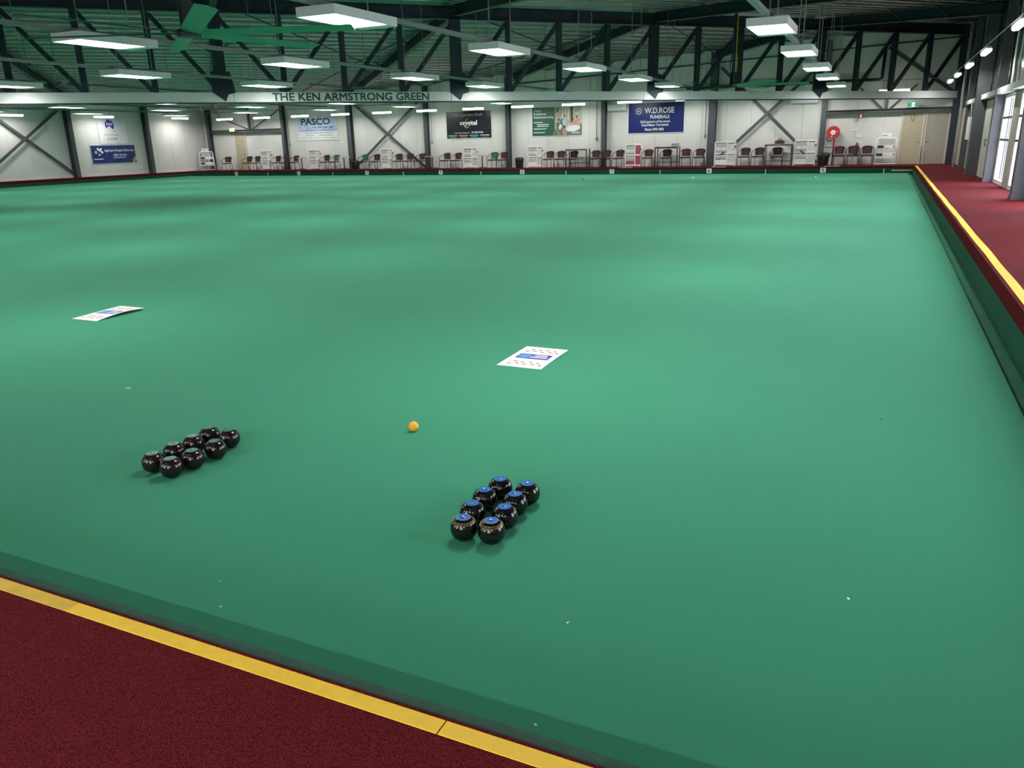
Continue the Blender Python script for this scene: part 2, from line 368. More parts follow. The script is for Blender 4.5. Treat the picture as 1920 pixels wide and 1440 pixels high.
# right wall: openings and piers
op = [(3.2, 5.0), (6.6, 8.9), (9.9, 12.2), (13.2, 15.9), (16.8, 19.3), (20.1, 23.35), (24.45, 26.4)]
def wall_right():
    r = tag(empty('wall_right'), 'right wall of beige piers with dark cladding above', kind='structure')
    prev = YN - 0.2
    for a, b in op + [(YF + 0.2, None)]:
        m = MB(); m.box(XR, XR + 0.18, prev, a, -0.3, 2.62); m.build('pier', 'pier_beige', r); prev = b
    for a, b in op:
        m = MB(); m.box(XR, XR + 0.18, a, b, -0.3, DK + 0.03); m.build('sill', 'frame_beige', r)
    y = YN - 0.2
    while y < YF + 0.1:
        e = min(y + 1.75, YF + 0.2); m = MB(); m.box(XR + 0.02, XR + 0.16, y + 0.006, e - 0.006, 2.62, 6.6); m.build('cladding_panel', 'cladding', r); y = e
    return r
wr = wall_right()
names = ['window with white frame and grey bars nearest the far end', 'tall bright window strip beside the wide grey column']
for i, (a, b) in enumerate(op[::-1]):
    window(i + 1, 'y', a, b, XR, 4, names[i] if i < 2 else 'white framed window in the right wall, %s from the far end' % ordinal(i))
# near wall behind the camera with shop-front windows
def wall_near():
    r = tag(empty('wall_near'), 'grey wall with windows behind the camera', kind='structure')
    xs = [-41.7, -13.6, -11.0, -7.2, -4.6, -2.4, 0.2, 3.0]
    for i in range(0, len(xs), 2):
        m = MB(); m.box(xs[i], xs[i + 1], YN - 0.18, YN, -0.3, 2.62); m.build('pier', 'near_wall', r)
    m = MB(); m.box(-41.7, 3.0, YN - 0.18, YN, 2.62, 6.6); m.build('upper_panel', 'near_wall', r)
    for i in range(1, len(xs) - 1, 2):
        m = MB(); m.box(xs[i], xs[i + 1], YN - 0.18, YN, -0.3, DK + 0.03); m.build('sill', 'near_wall', r)
    return xs
xs = wall_near()
for i, k in enumerate(range(1, len(xs) - 1, 2)):
    window(9 + i, 'x', xs[k], xs[k + 1], YN, 1, 'shop front window behind the camera, %s from the left' % ordinal(i))

# ------------------------------------------------------------------ roof: sheets and purlins parallel to the ridge
ceil = tag(empty('ceiling'), 'ribbed grey metal roof sloping both ways from the diagonal truss', kind='structure')
def diag_pts(d, far):
    # ends of the line at distance d from the ridge, clipped by the walls
    if far: return (XL - 0.1, XL - 0.1 - TC + RT2 * d), (YF + 0.1 + TC - RT2 * d, YF + 0.1)
    return (YN - 0.1 + TC + RT2 * d, YN - 0.1), (XR + 0.1, XR + 0.1 - TC - RT2 * d)
STEP = 0.80
for far in (True, False):
    dmax = 31.3
    k = 0; d = 0.0
    while d < dmax - 0.2:
        e = min(d + STEP, dmax); A, B = diag_pts(d + 0.004, far); Cc, D = diag_pts(e + 0.02, far)
        z = lambda p, o: roof_z(*p) + o
        lo = 0.0; m = MB()
        P = [A, B, D, Cc]; off = [0.055, 0.055, 0.020, 0.020]
        m.add([(p[0], p[1], z(p, o)) for p, o in zip(P, off)] + [(p[0], p[1], z(p, o + 0.03)) for p, o in zip(P, off)],
              [(0,3,2,1),(4,5,6,7),(0,1,5,4),(1,2,6,5),(2,3,7,6),(3,0,4,7)])
        m.build('roof_sheet', 'roof_metal', ceil)
        if k:
            a = (A[0], A[1], roof_z(*A) - 0.035); b = (B[0], B[1], roof_z(*B) - 0.035)
            m = MB(); m.tube([a, b], 0.04, 10); m.build('purlin', 'purlin_metal', ceil, smooth=True)
        d = e; k += 1
# bracing rods between far rafters
for (p, q) in (((-18.8, 19.7), (-24.2, 40.8)), ((-13.4, 25.1), (-34.7, 40.8)), ((-13.4, 25.1), (-13.6, 40.8)), ((-8.1, 30.3), (-24.2, 40.8)), ((-8.1, 30.3), (-7.9, 40.8))):
    m = MB(); m.tube([(p[0], p[1] , roof_z(*p) - 0.20), (q[0], q[1], roof_z(*q) - 0.20)], 0.022, 6); m.build('brace_rod', 'steel_dark', ceil)

# ------------------------------------------------------------------ diagonal truss with the lettered fascia
def tp(x, z, off=0.0):   # point on the truss plane at X=x ; off = distance towards the camera side
    return (x + off / RT2, x - TC - off / RT2, z)
truss = tag(empty('roof_truss', tp(-18.8, 3.05)), 'long dark steel roof truss with pale fascia running diagonally across the hall', 'roof truss')
TO = Vector(tp(-18.8, 3.05))
class TB(MB):
    def build(s, *a, **k):
        s.v = [tuple(Vector(p) - TO) for p in s.v]; return MB.build(s, *a, **k)
T0, T1 = -41.3, 2.60
VP = 1.333; VX = [-18.78 + VP * k for k in range(-16, 17) if T0 < -18.78 + VP * k < T1 - 0.2]
node_k = {-16, -12, -8, -4, 0, 4, 8, 12}
m = TB(); m.ibeam(tp(T0, 5.79), tp(T1, 5.79), 0.40, 0.26, 0.03, 0.03); m.build('top_chord', 'steel_dark', truss)
ks = [k for k in range(-16, 17) if T0 < -18.78 + VP * k < T1 - 0.2]
for k in ks:
    x = -18.78 + VP * k; m = TB(); wd = 0.36 if k in node_k else 0.17
    a = tp(x, 3.30); b = tp(x, 5.60)
    m.bar(a, b, wd, 0.15, up=(-1, 1, 0)); m.build('vertical', 'steel_dark', truss)
    # diagonals
    if k <= 0: p, q = tp(x + 0.06, 5.52), tp(x + VP - 0.06, 3.40)
    else: p, q = tp(x + 0.06, 3.40), tp(x + VP - 0.06, 5.52)
    if x + VP < T1 + 0.3:
        m = TB(); m.bar(p, q, 0.13, 0.10, up=(-1, 1, 0)); m.build('diagonal', 'steel_dark', truss)
    if k in node_k:
        m = TB(); o = 0.14
        poly = [(-0.20, 3.95), (0.20, 3.95), (0.27, 3.40), (0.27, 3.33), (0.12, 3.28), (0.05, 3.08), (-0.10, 3.24), (-0.20, 3.34)]
        n = len(poly); vs = [tp(x + px, pz, o) for px, pz in poly] + [tp(x + px, pz, o - 0.03) for px, pz in poly]
        m.add(vs, [tuple(range(n)), tuple(range(n, 2*n))[::-1]] + [(i, n+i, n+(i+1)%n, (i+1)%n) for i in range(n)])
        m.build('gusset', 'steel_dark', truss)
# fascia boards
joints = [T0, -29.4, -24.0, -18.55, -13.62, -8.41, -2.60, T1]
fas = []
for a, b in zip(joints[:-1], joints[1:]):
    m = TB()
    m.add([tp(a + 0.006, 3.06, 0.11), tp(b - 0.006, 3.06, 0.11), tp(b - 0.006, 3.06, -0.11), tp(a + 0.006, 3.06, -0.11),
           tp(a + 0.006, 3.35, 0.11), tp(b - 0.006, 3.35, 0.11), tp(b - 0.006, 3.35, -0.11), tp(a + 0.006, 3.35, -0.11)],
          [(0,3,2,1),(4,5,6,7),(0,1,5,4),(1,2,6,5),(2,3,7,6),(3,0,4,7)])
    fas.append(m.build('fascia_board', 'fascia', truss))
m = TB(); m.bar(tp(T0, 3.045), tp(T1, 3.045), 0.16, 0.04); m.build('bottom_chord', 'steel_dark', truss)
t = text_mesh('lettering', 'THE KEN ARMSTRONG GREEN', 0.325, 'letter_green', fas[3], 0, 0, 0, width=5.04, thick=0.009)
c = Vector(tp(-15.95, 3.195, 0.114)) - TO
t.matrix_local = Matrix(((1/RT2, 0, 1/RT2, c.x), (1/RT2, 0, -1/RT2, c.y), (0, 1, 0, c.z), (0, 0, 0, 1)))

# ------------------------------------------------------------------ rafters from the truss nodes to the walls
def rafter(p, q, label, group='dark steel rafters under the roof'):
    za = roof_z(*p) - 0.09; zb = roof_z(*q) - 0.09; r = empty('roof_rafter', (p[0], p[1], za - 0.2)); O = Vector((p[0], p[1], za - 0.2))
    m = MB(); m.bar(Vector((p[0], p[1], za - 0.17)) - O, Vector((q[0], q[1], zb - 0.17)) - O, 0.02, 0.30); m.build('web', 'steel_dark', r)
    m = MB(); m.bar(Vector((p[0], p[1], za - 0.01)) - O, Vector((q[0], q[1], zb - 0.01)) - O, 0.20, 0.02); m.build('flange', 'steel_dark', r)
    m = MB(); m.bar(Vector((p[0], p[1], za - 0.33)) - O, Vector((q[0], q[1], zb - 0.33)) - O, 0.20, 0.02); m.build('flange', 'steel_grey', r)  # paler steel puts the light on the bottom flange into its colour
    for s in (0.25, 0.5, 0.75):
        c = (Vector((p[0], p[1], za)) * (1 - s) + Vector((q[0], q[1], zb)) * s) - O
        for sg in (-1, 1):
            m = MB(); m.bar(c + Vector((0.02 * sg, 0.02 * sg, -0.32)), c + Vector((0.42 * sg, 0.42 * sg, 0.02)), 0.04, 0.04); m.build('fly_brace', 'steel_dark', r)
    tag(r, label, 'rafter', group)
nodes = {k: -18.78 + VP * k for k in (-8, -4, 0, 4, 8, 12)}
lab = {-8: 'far left', -4: 'third left', 0: 'second left', 4: 'centre', 8: 'right of centre', 12: 'right'}
for k, x in nodes.items():
    y = x - TC
    # beyond the truss, down towards the far left corner
    t = min(x - XL - 0.4, YF - y - 0.4)
    rafter((x - 0.12, y + 0.12), (x - t, y + t), 'dark rafter behind the truss falling away from its %s node' % lab[k])
    t = min(XR - x - 0.05, y - YN - 0.05)
    rafter((x + 0.12, y - 0.12), (x + t, y - t), 'dark rafter on the near side rising to the %s truss node' % lab[k])

# ------------------------------------------------------------------ wall columns, braces and door headers
def column(x, y, facing, wd, dp, label, ztop=None, mat='steel_grey'):
    zt = (ztop or roof_z(x, y) - 0.12); h = zt - DK; r = tag(empty('steel_column', (x, y, DK), {'y': 0, 'x': math.pi / 2, '-x': -math.pi / 2}[facing]), label, 'column')
    m = MB(); m.box(-wd/2, wd/2, -dp, -dp + 0.02, 0, h); m.build('flange', mat, r)
    m = MB(); m.box(-wd/2, wd/2, -0.02, 0, 0, h); m.build('flange', mat, r)
    m = MB(); m.box(-0.012, 0.012, -dp + 0.02, -0.02, 0, h); m.build('web', mat, r)
    m = MB(); m.box(-wd/2 - 0.02, wd/2 + 0.02, -dp - 0.02, -0.001, 0.0, 0.02); m.build('base_plate', mat, r)
    return r
FC = [(-40.85, 0.22, 'grey steel column in the far left corner'), (-34.62, 0.20, 'grey steel column between the left door bay and the pale blue sign'),
      (-29.55, 0.30, 'broad grey steel column right of the pale blue sign'), (-24.20, 0.22, 'grey steel column left of the black sign'),
      (-19.0, 0.22, 'grey steel column between the black sign and the green sign'), (-13.5, 0.22, 'grey steel column beside the air conditioner left of the navy sign'),
      (-7.92, 0.36, 'broad grey steel column right of the navy sign'), (-2.80, 0.22, 'grey steel column left of the red hose reel'),
      (2.55, 0.24, 'dark steel column in the far right corner')]
for x, wd, l in FC: column(x, YF - 0.014, 'y', wd, 0.30, l, mat='steel_dark' if x > 2 else 'steel_grey')
for y, l in ((36.2, 'grey steel column on the left wall right of the stacked blue and white signs'), (31.0, 'grey steel column on the left wall between cross brace and signs'), (25.8, 'grey steel column on the left wall at the picture edge')):
    column(XL + 0.014, y, 'x', 0.24, 0.34, l)
def brace(pts, label, y=None, x=None):
    r = tag(empty('cross_brace', (0, 0, 0)), label, 'brace')
    for i, (a, b) in enumerate(pts):
        dd = 0.045 * i
        P = [(a[0], y - dd, a[1]), (b[0], y - dd, b[1])] if y else [(x + dd, a[0], a[1]), (x + dd, b[0], b[1])]
        m = MB(); m.bar(P[0], P[1], 0.12, 0.04, up=(0, 1, 0) if y else (1, 0, 0)) if False else m_brace(m, P)
        m.build('strut', 'steel_grey', r)
    return r
def m_brace(m, P):
    return m.bar(P[0], P[1], 0.04, 0.14)
brace([((-29.3, 4.15), (-24.35, 0.34)), ((-24.35, 4.2), (-29.3, 0.36))], 'grey steel cross brace between the pale blue sign and the black sign', y=40.80)
brace([((-7.6, 4.85), (-2.95, 0.40)), ((-2.95, 4.9), (-7.6, 0.55))], 'grey steel cross brace above the high table right of the navy sign', y=40.80)
brace([((-0.35, 5.30), (2.38, 3.35))], 'dark diagonal strut high on the far wall in the right corner', y=40.95)
brace([((25.98, 4.25), (30.82, 0.55)), ((30.82, 4.1), (25.98, 0.75))], 'dark steel cross brace on the left wall', x=XL + 0.16)
def header(x0, x1, z0, z1, xc, braces, label):
    r = tag(empty('door_header', (x0, 40.8, z0)), label, 'beam'); O = Vector((x0, 40.8, z0))
    m = MB(); m.ibeam(Vector((x0, 40.8, (z0+z1)/2)) - O, Vector((x1, 40.8, (z0+z1)/2)) - O, z1 - z0, 0.20); m.build('beam', 'steel_grey', r)
    m = MB(); m.bar(Vector((xc, 40.8, z1)) - O, Vector((xc, 40.8, roof_z(xc, 41) - 0.3)) - O, 0.14, 0.12); m.build('post', 'steel_grey', r)
    for a, b in braces:
        m = MB(); m.tube([Vector((a[0], 40.86, a[1])) - O, Vector((b[0], 40.86, b[1])) - O], 0.035, 8); m.build('strut', 'steel_grey', r)
header(-40.7, -34.75, 2.60, 2.80, -37.35, (((-37.5, 2.8), (-39.9, 3.6)), ((-37.2, 2.8), (-34.8, 3.95))), 'grey steel beam over the cream door in the left bay')
header(-2.66, 2.41, 2.56, 2.72, -0.2, (((-0.35, 2.72), (-1.35, 3.65)), ((-0.05, 2.72), (0.95, 3.7))), 'grey steel beam over the doors right of the hose reel')
# right wall columns
for y, x0, wd, l, mt in ((19.75, 2.505, 0.34, 'wide dark grey column nearest the camera on the right wall', 'steel_grey'), (26.45, 2.60, 0.22, 'pale blue grey column lit by the barred window', 'steel_grey'),
                     (30.6, 2.47, 0.42, 'wide dark grey column beside the beige door panel', 'steel_grey'), (36.1, 2.63, 0.30, 'slim dark grey column behind the hanging white board', 'steel_grey'),
                     (14.4, 2.48, 0.40, 'dark grey column of the right wall outside the picture, third from the camera', 'steel_grey'), (9.2, 2.48, 0.40, 'dark grey column of the right wall outside the picture, second from the camera', 'steel_grey'), (5.5, 2.48, 0.40, 'dark grey column of the right wall outside the picture, first from the camera', 'steel_grey')):
    zt = min(roof_z(x0, y), roof_z(XR, y)) - 0.12; r = tag(empty('wall_column', (x0, y, DK)), l, 'column')
    m = MB(); m.box(0, XR - x0 - 0.002, 0, wd, 0, zt - DK); m.build('casing', mt, r)
    m = MB(); m.box(-0.012, XR - x0 - 0.002, -0.012, wd + 0.012, 0, 0.10); m.build('plinth', mt, r)
def beam_right(y0, y1, z0, z1, label):
    m = MB(); m.box(2.60, XR - 0.002, y0, y1, z0, z1); tag(m.build('transom_beam', 'fascia'), label, 'beam')
beam_right(20.16, 30.58, 2.64, 2.79, 'long pale grey transom beam over the barred windows')
beam_right(31.03, 36.08, 2.64, 2.78, 'short pale transom beam near the far right corner')
beam_right(14.81, 19.73, 2.64, 2.79, 'pale grey transom beam on the right wall out of the picture')
# beige leaf between the two right columns
m = MB(); m.box(XR - 0.06, XR - 0.002, 28.6, 30.3, DK, 2.58); o = tag(m.build('door_3', 'frame_beige'), 'beige door panel in the right wall beside the wide column', kind='structure')
m = MB(); m.tube([(XR - 0.11, 28.75, 1.25), (XR - 0.11, 28.75, 1.45)], 0.012, 6).box(XR - 0.12, XR - 0.06, 28.74, 28.76, 1.25, 1.27).box(XR - 0.12, XR - 0.06, 28.74, 28.76, 1.43, 1.45); m.build('handle', 'black_metal', o)
# white pull board hanging on the right wall, pipes
r = tag(empty('hanging_board', (2.60, 33.0, 1.39)), 'white board hung by cords on the right wall', 'board')
m = MB(); m.box(0, 0.03, 0, 1.5, 0, 0.78); m.build('board', 'white_plastic', r)
for yy in (0.3, 1.2):
    m = MB(); m.tube([(0.015, yy, 0.78), (0.015, 0.75, 1.25)], 0.012, 5); m.build('cord', 'white_plastic', r)
m = MB(); m.tube([(0.015, 0.75, 1.25), (0.22, 0.75, 1.27)], 0.012, 5); m.build('hook', 'white_plastic', r)
def pipe(pts, r, mat, label, cat='pipe', name='wall_pipe', n=10):
    m = MB(); m.tube(pts, r, n); return tag(m.build(name, mat, smooth=True), label, cat)
pipe([(2.55, 37.6, DK), (2.55, 37.6, 5.4)], 0.05, 'trim_white', 'white standing pipe in the far right corner')
pipe([(2.76, 24.9, 2.80), (2.76, 24.9, 3.1), (2.78, 25.15, 3.35), (2.78, 25.15, 4.9)], 0.03, 'trim_white', 'bent white conduit rising from the transom beam')
pipe([(2.76, 23.9, 2.80), (2.76, 23.9, 5.0)], 0.03, 'trim_white', 'straight white conduit rising from the transom beam')
pipe([(2.80, 21.6, 2.80), (2.80, 21.6, 5.0)], 0.05, 'chrome', 'shiny metal downpipe above the transom beam')
pipe([(2.80, 32.2, 2.79), (2.80, 32.2, 5.4)], 0.03, 'trim_white', 'white conduit above the short transom beam')
pipe([(-9.2, 40.58, 3.97), (-0.75, 40.58, 3.95), (-0.5, 40.58, 4.0), (-0.48, 40.58, 5.25)], 0.075, 'black_metal', 'black drain pipe along the far wall turning up towards the roof')

# ------------------------------------------------------------------ doors on the far wall
def door(n, x0, x1, z1, mat, label, hx):
    r = tag(empty('door_%d' % n, (x0, YF, DK)), label, kind='structure'); W = x1 - x0; H = z1 - DK
    m = MB(); m.box(0, W, -0.045, -0.005, 0.01, H); m.build('door_leaf', mat, r)
    m = MB(); m.box(-0.07, 0, -0.07, -0.001, 0, H + 0.06).box(W, W + 0.07, -0.07, -0.001, 0, H + 0.06).box(0, W, -0.07, -0.001, H, H + 0.06); m.build('door_frame', 'frame_beige', r)
    m = MB(); m.box(hx - 0.06, hx + 0.06, -0.075, -0.06, 0.97, 0.99).box(hx + 0.04, hx + 0.06, -0.07, -0.045, 0.93, 1.03); m.build('handle', 'chrome', r)
    return r
door(1, 0.55, 1.36, 2.50, 'door_cream', 'cream door below the green exit sign', 0.72)
d2 = door(2, 1.52, 2.36, 2.50, 'door_grey', 'grey beige door leaf in the far right corner', 0.10)
door(4, -38.80, -38.02, 2.55, 'door_cream', 'cream door in the bay at the far left', 0.68)
r = tag(empty('door_closer', (0.93, 40.94, 2.45)), 'looped door pull hanging at the top of the cream door', 'door pull')
m = MB(); m.tube([(-0.07, 0, 0), (-0.06, 0, -0.22), (0, 0, -0.30), (0.05, 0, -0.22), (0.07, 0, 0)], 0.012, 6); m.build('loop', 'rod_grey', r)
pipe([(1.44, 40.80, DK), (1.44, 40.80, 1.05), (1.44, 40.80, 1.08)], [0.02, 0.02, 0.035], 'rod_grey', 'slim metal post leaning by the cream door', 'post', 'metal_post')

# ------------------------------------------------------------------ ceiling lights
def light_proto():
    r = empty('ceiling_light'); W, Lg, H = 0.33, 0.78, 0.13
    m = MB()
    # open-bottomed tray: sides, top and a driver box at the far end
    m.box(-W, -W + 0.012, -Lg, Lg, 0, H).box(W - 0.012, W, -Lg, Lg, 0, H).box(-W + 0.012, W - 0.012, -Lg, -Lg + 0.012, 0, H)
    m.box(-W + 0.012, W - 0.012, Lg - 0.26, Lg, 0, H).box(-W + 0.012, W - 0.012, -Lg + 0.012, Lg - 0.26, H - 0.012, H)
    m.build('housing', 'lamp_white', r)
    m = MB(); m.add([(-W + 0.03, -Lg + 0.03, 0.010), (W - 0.03, -Lg + 0.03, 0.010), (W - 0.03, Lg - 0.28, 0.010), (-W + 0.03, Lg - 0.28, 0.010)], [(0, 3, 2, 1)]); m.build('diffuser', 'diffuser', r)
    lamp('panel_lamp', r, (0, -0.13, 0.004), 0.58, 1.24, LAMP_W, 140)
    return r
lp = light_proto(); used = [False]
ROWS = [(-2.0, [5.3, 10.2, 15.2, 19.95, 25.0, 29.5, 34.5]), (-7.35, [5.3, 10.35, 15.5, 20.6, 25.3, 29.6, 35.6]),
        (-12.25, [5.2, 10.2, 15.1, 20.2, 24.6, 30.3, 35.6]), (-17.05, [4.9, 9.9, 14.9, 19.6, 25.2, 30.5, 36.0]),
        (-21.95, [4.9, 9.9, 14.9, 24.8, 30.0, 35.1]), (-26.4, [5.0, 9.8, 19.2, 24.1, 29.2, 34.6]), (-30.9, [5.0, 18.3, 23.4, 28.5, 33.8]), (-35.6, [18.0, 23.0, 28.0, 33.4])]
ROWN = ['rightmost', 'second from the right', 'third from the right', 'fourth from the right', 'fifth from the right', 'third from the left', 'second from the left', 'leftmost']
ZL = 3.44
for (x, ys), rn in zip(ROWS, ROWN):
    for i, y in enumerate(ys):
        l = 'suspended white ceiling light, %s from the far wall in the row %s' % (ordinal(len(ys) - 1 - i), rn)
        if not used[0]:
            lp.location = (x, y, ZL); tag(lp, l, 'ceiling light', 'suspended ceiling lights over the green'); used[0] = True; c = lp
        else: c = clone(lp, (x, y, ZL), 0, l)
    # hangers are as long as the roof above asks for
    for i, y in enumerate(ys):
        root = [o for o in bpy.data.objects if o.name.startswith('ceiling_light') and abs(o.location.x - x) < 1e-4 and abs(o.location.y - y) < 1e-4 and o.type == 'EMPTY'][0]
        for dy in (-0.5, 0.5):
            h = roof_z(x, y + dy) - ZL - 0.12
            m = MB(); m.tube([(0, dy, 0.13), (0, dy, h)], 0.010, 5); m.build('hanger', 'rod_grey', root)
    # rail linking the lights of the row, in lengths that stop at the truss
    yt = x - TC
    segs = [(max(ys[0] - 0.5, -1.5), yt - 0.35), (yt + 0.35, max(ys[-1], yt + 0.6))]
    for (a, b), side in zip(segs, ('before', 'behind')):
        if b - a < 1.5: continue
        m = MB(); m.box(x - 0.05, x + 0.05, a, b, ZL + 0.135, ZL + 0.20)
        tag(m.build('light_rail', 'rail_grey'), 'thin grey cable rail %s the truss over the light row %s' % (side, rn), 'rail', 'cable rails above the lights')

# batten lights along the walls
def batten_proto():
    r = empty('batten_light')
    m = MB(); m.box(-0.62, 0.62, -0.06, 0.06, 0.05, 0.10); m.build('body', 'lamp_white', r)
    prof = [(-0.07, 0.05), (-0.075, 0.0), (-0.045, -0.035), (0.045, -0.035), (0.075, 0.0), (0.07, 0.05)]
    m = MB(); n = len(prof); vs = [(-0.60, a, b) for a, b in prof] + [(0.60, a, b) for a, b in prof]
    m.add(vs, [tuple(range(n)), tuple(range(n, 2*n))[::-1]] + [(i, n+i, n+(i+1)%n, (i+1)%n) for i in range(n)]); m.build('tube_cover', 'batten_tube', r)
    for sx in (-0.45, 0.45): m = MB(); m.tube([(sx, 0, 0.10), (sx, 0, 0.42)], 0.008, 5); m.build('hanger', 'rod_grey', r)
    lamp('batten_lamp', r, (0, 0, -0.04), 1.2, 0.1, BATTEN_W, 175); return r
bp_ = batten_proto(); first = [True]
def batten(loc, rz, label, group):
    if first[0]: bp_.location = loc; bp_.rotation_euler = (0, 0, rz); tag(bp_, label, 'batten light', group); first[0] = False; return bp_
    return clone(bp_, loc, rz, label, group)
bx = [-38.1, -35.1, -32.15, -29.2, -26.3, -23.35, -20.45, -17.55, -14.7, -11.75, -8.85, -5.9, -2.95, 0.05]
for i, x in enumerate(bx): batten((x, 39.5, 3.40), 0, 'white batten light hung before the far wall, number %s from the left' % ['one','two','three','four','five','six','seven','eight','nine','ten','eleven','twelve','thirteen','fourteen'][i], 'batten lights along the far wall')
for i, y in enumerate((22.0, 27.3, 32.7, 38.2)): batten((-40.5, y, 3.52), math.pi / 2, 'white batten light along the left wall, %s from the far corner' % ordinal(3 - i), 'batten lights along the left wall')
for i, y in enumerate((13.0, 18.9, 24.9, 29.7, 34.4, 38.4)): batten((2.08, y, 3.62), math.pi / 2, 'white batten light along the right wall, %s from the far corner' % ordinal(5 - i), 'batten lights along the right wall')
for i in range(6):
    o = batten((-15.8 + 3.5 * i, -2.5 - 0.45 * (i % 2), 3.30 + 0.32 * (i % 2)), 0, 'white batten light on the wall behind the camera, %s from the left' % ordinal(i), 'batten lights behind the camera')
    lamp('near_fill_lamp', o, (0, 0, -0.042), 1.2, 0.1, NEAR_FILL_W, 175)  # second lamp added at each near batten to brighten the foreground
def rail(a, b, label):
    m = MB(); m.tube([a, b], 0.016, 6); tag(m.build('batten_rail', 'rail_grey'), label, 'rail')
rail((-40.2, 39.5, 3.84), (2.4, 39.5, 3.84), 'thin dark rail carrying the battens before the far wall')
rail((-40.5, 15.0, 3.96), (-40.5, 39.3, 3.96), 'thin rail carrying the battens along the left wall')
rail((1.975, 10.5, 3.70), (1.975, 40.6, 3.70), 'thin rail carrying the battens along the right wall')

# ------------------------------------------------------------------ big ceiling fans
def fan(x, y, z, a0, label):
    r = tag(empty('ceiling_fan', (x, y, z)), label, 'ceiling fan', 'large green ceiling fans')
    m = MB(); m.lathe([(0.10, -0.06), (0.17, -0.05), (0.17, 0.03), (0.10, 0.05), (0.10, 0.42), (0.05, 0.44)], 20); m.build('hub', 'black_metal', r, smooth=False)
    h = roof_z(x, y) - z - 0.06
    m = MB(); m.tube([(0, 0, 0.4), (0, 0, h)], 0.05, 10); m.build('pole', 'black_metal', r)
    m = MB(); m.tube([(0.09, 0.03, 0.45), (0.10, 0.02, 0.8), (0.06, 0.0, 1.2), (0.055, 0, h)], 0.022, 6); m.build('cable', 'cable_yellow', r)
    m = MB(); m.tube([(-0.09, 0.03, 0.35), (-0.11, 0.02, 0.7), (-0.06, 0.0, 1.1), (-0.055, 0, h)], 0.015, 6); m.build('cable', 'cable_blue', r)
    for k in range(6):
        a = a0 + k * math.pi / 3; d = Vector((math.cos(a), math.sin(a), 0)); s = Vector((-math.sin(a), math.cos(a), 0)); p = -math.radians(11)
        sv = s * math.cos(p) + Vector((0, 0, 1)) * math.sin(p); nv = d.cross(sv)
        vs = []
        for t in (0.16, 2.45):
            for w_, h_ in ((-0.14, 0), (-0.05, 0.014), (0.05, 0.014), (0.14, 0), (0.0, -0.006)): vs.append(d * t + sv * w_ + nv * h_)
        m = MB(); m.add(vs, [(0,1,2,3,4)[::-1], (5,6,7,8,9)] + [(i, (i+1)%5, 5+(i+1)%5, 5+i) for i in range(5)]); m.build('blade', 'fan_green', r)
fan(-9.45, 9.3, 3.34, math.radians(21), 'large green bladed ceiling fan near the top left')
fan(-4.97, 28.8, 3.34, math.radians(10), 'green bladed ceiling fan on a black pole before the truss')

# ------------------------------------------------------------------ chairs
def chair_proto(cane, name='cane_chair'):
    r = empty(name)
    # seat
    m = MB(); poly = [(-0.22, -0.23), (0.22, -0.23), (0.25, -0.17), (0.24, 0.18), (0.17, 0.25), (-0.17, 0.25), (-0.24, 0.18), (-0.25, -0.17)]
    m.prism(poly, 0.42, 0.465); m.build('seat', 'seat_dark', r)
    # curved back panel
    m = MB(); vs = []; fs = []; n = 10
    for j, (z, sc, yo) in enumerate(((0.50, 0.86, 0.0), (0.64, 0.95, 0.03), (0.78, 0.97, 0.06), (0.83, 0.78, 0.07))):
        for i in range(n + 1):
            a = math.radians(35 + 110 * i / n); vs.append((0.27 * sc * math.cos(a), 0.03 + 0.25 * math.sin(a) + yo, z + (0.0 if j < 3 else 0.02 * math.sin(math.pi * i / n))))
    q = len(vs); vs += [(x * 0.95, y - 0.018, z) for x, y, z in vs]
    for j in range(3):
        for i in range(n):
            a = j * (n + 1) + i; fs += [(a, a + 1, a + n + 2, a + n + 1), (q + a, q + a + n + 1, q + a + n + 2, q + a + 1)]
    m.add(vs, fs); m.build('backrest', cane, r, smooth=True)
    m = MB(); pts = [(-0.24, -0.20, 0.64)]
    pts = [(-0.27, -0.24, 0.46), (-0.275, -0.22, 0.58), (-0.275, -0.10, 0.655), (-0.27, 0.06, 0.70)]
    for i in range(9):
        a = math.radians(180 - 22.5 * i); pts.append((0.27 * math.cos(a), 0.10 + 0.26 * abs(math.sin(a)), 0.70 + 0.145 * abs(math.sin(a))))
    pts += [(0.27, 0.06, 0.70), (0.275, -0.10, 0.655), (0.275, -0.22, 0.58), (0.27, -0.24, 0.46)]
    m.tube(pts, 0.016, 6); m.build('arm_hoop', 'chair_frame', r, smooth=True)
    for sx, y0, y1, dx in ((-1, -0.22, -0.25, 0.03), (1, -0.22, -0.25, 0.03), (-1, 0.20, 0.28, 0.0), (1, 0.20, 0.28, 0.0)):
        m = MB(); m.tube([(sx * (0.235 + (0.03 if y0 < 0 else -0.03)), y0, 0.45), (sx * (0.25 + dx - (0.03 if y0 > 0 else 0)), y1, 0.0)], 0.015, 6); m.build('leg', 'chair_frame', r)
    m = MB(); m.tube([(-0.235, -0.22, 0.40), (0.235, -0.22, 0.40)], 0.012, 6); m.build('stretcher', 'chair_frame', r)
    return r
cm = chair_proto('maroon_cane'); cg = chair_proto('green_cane')
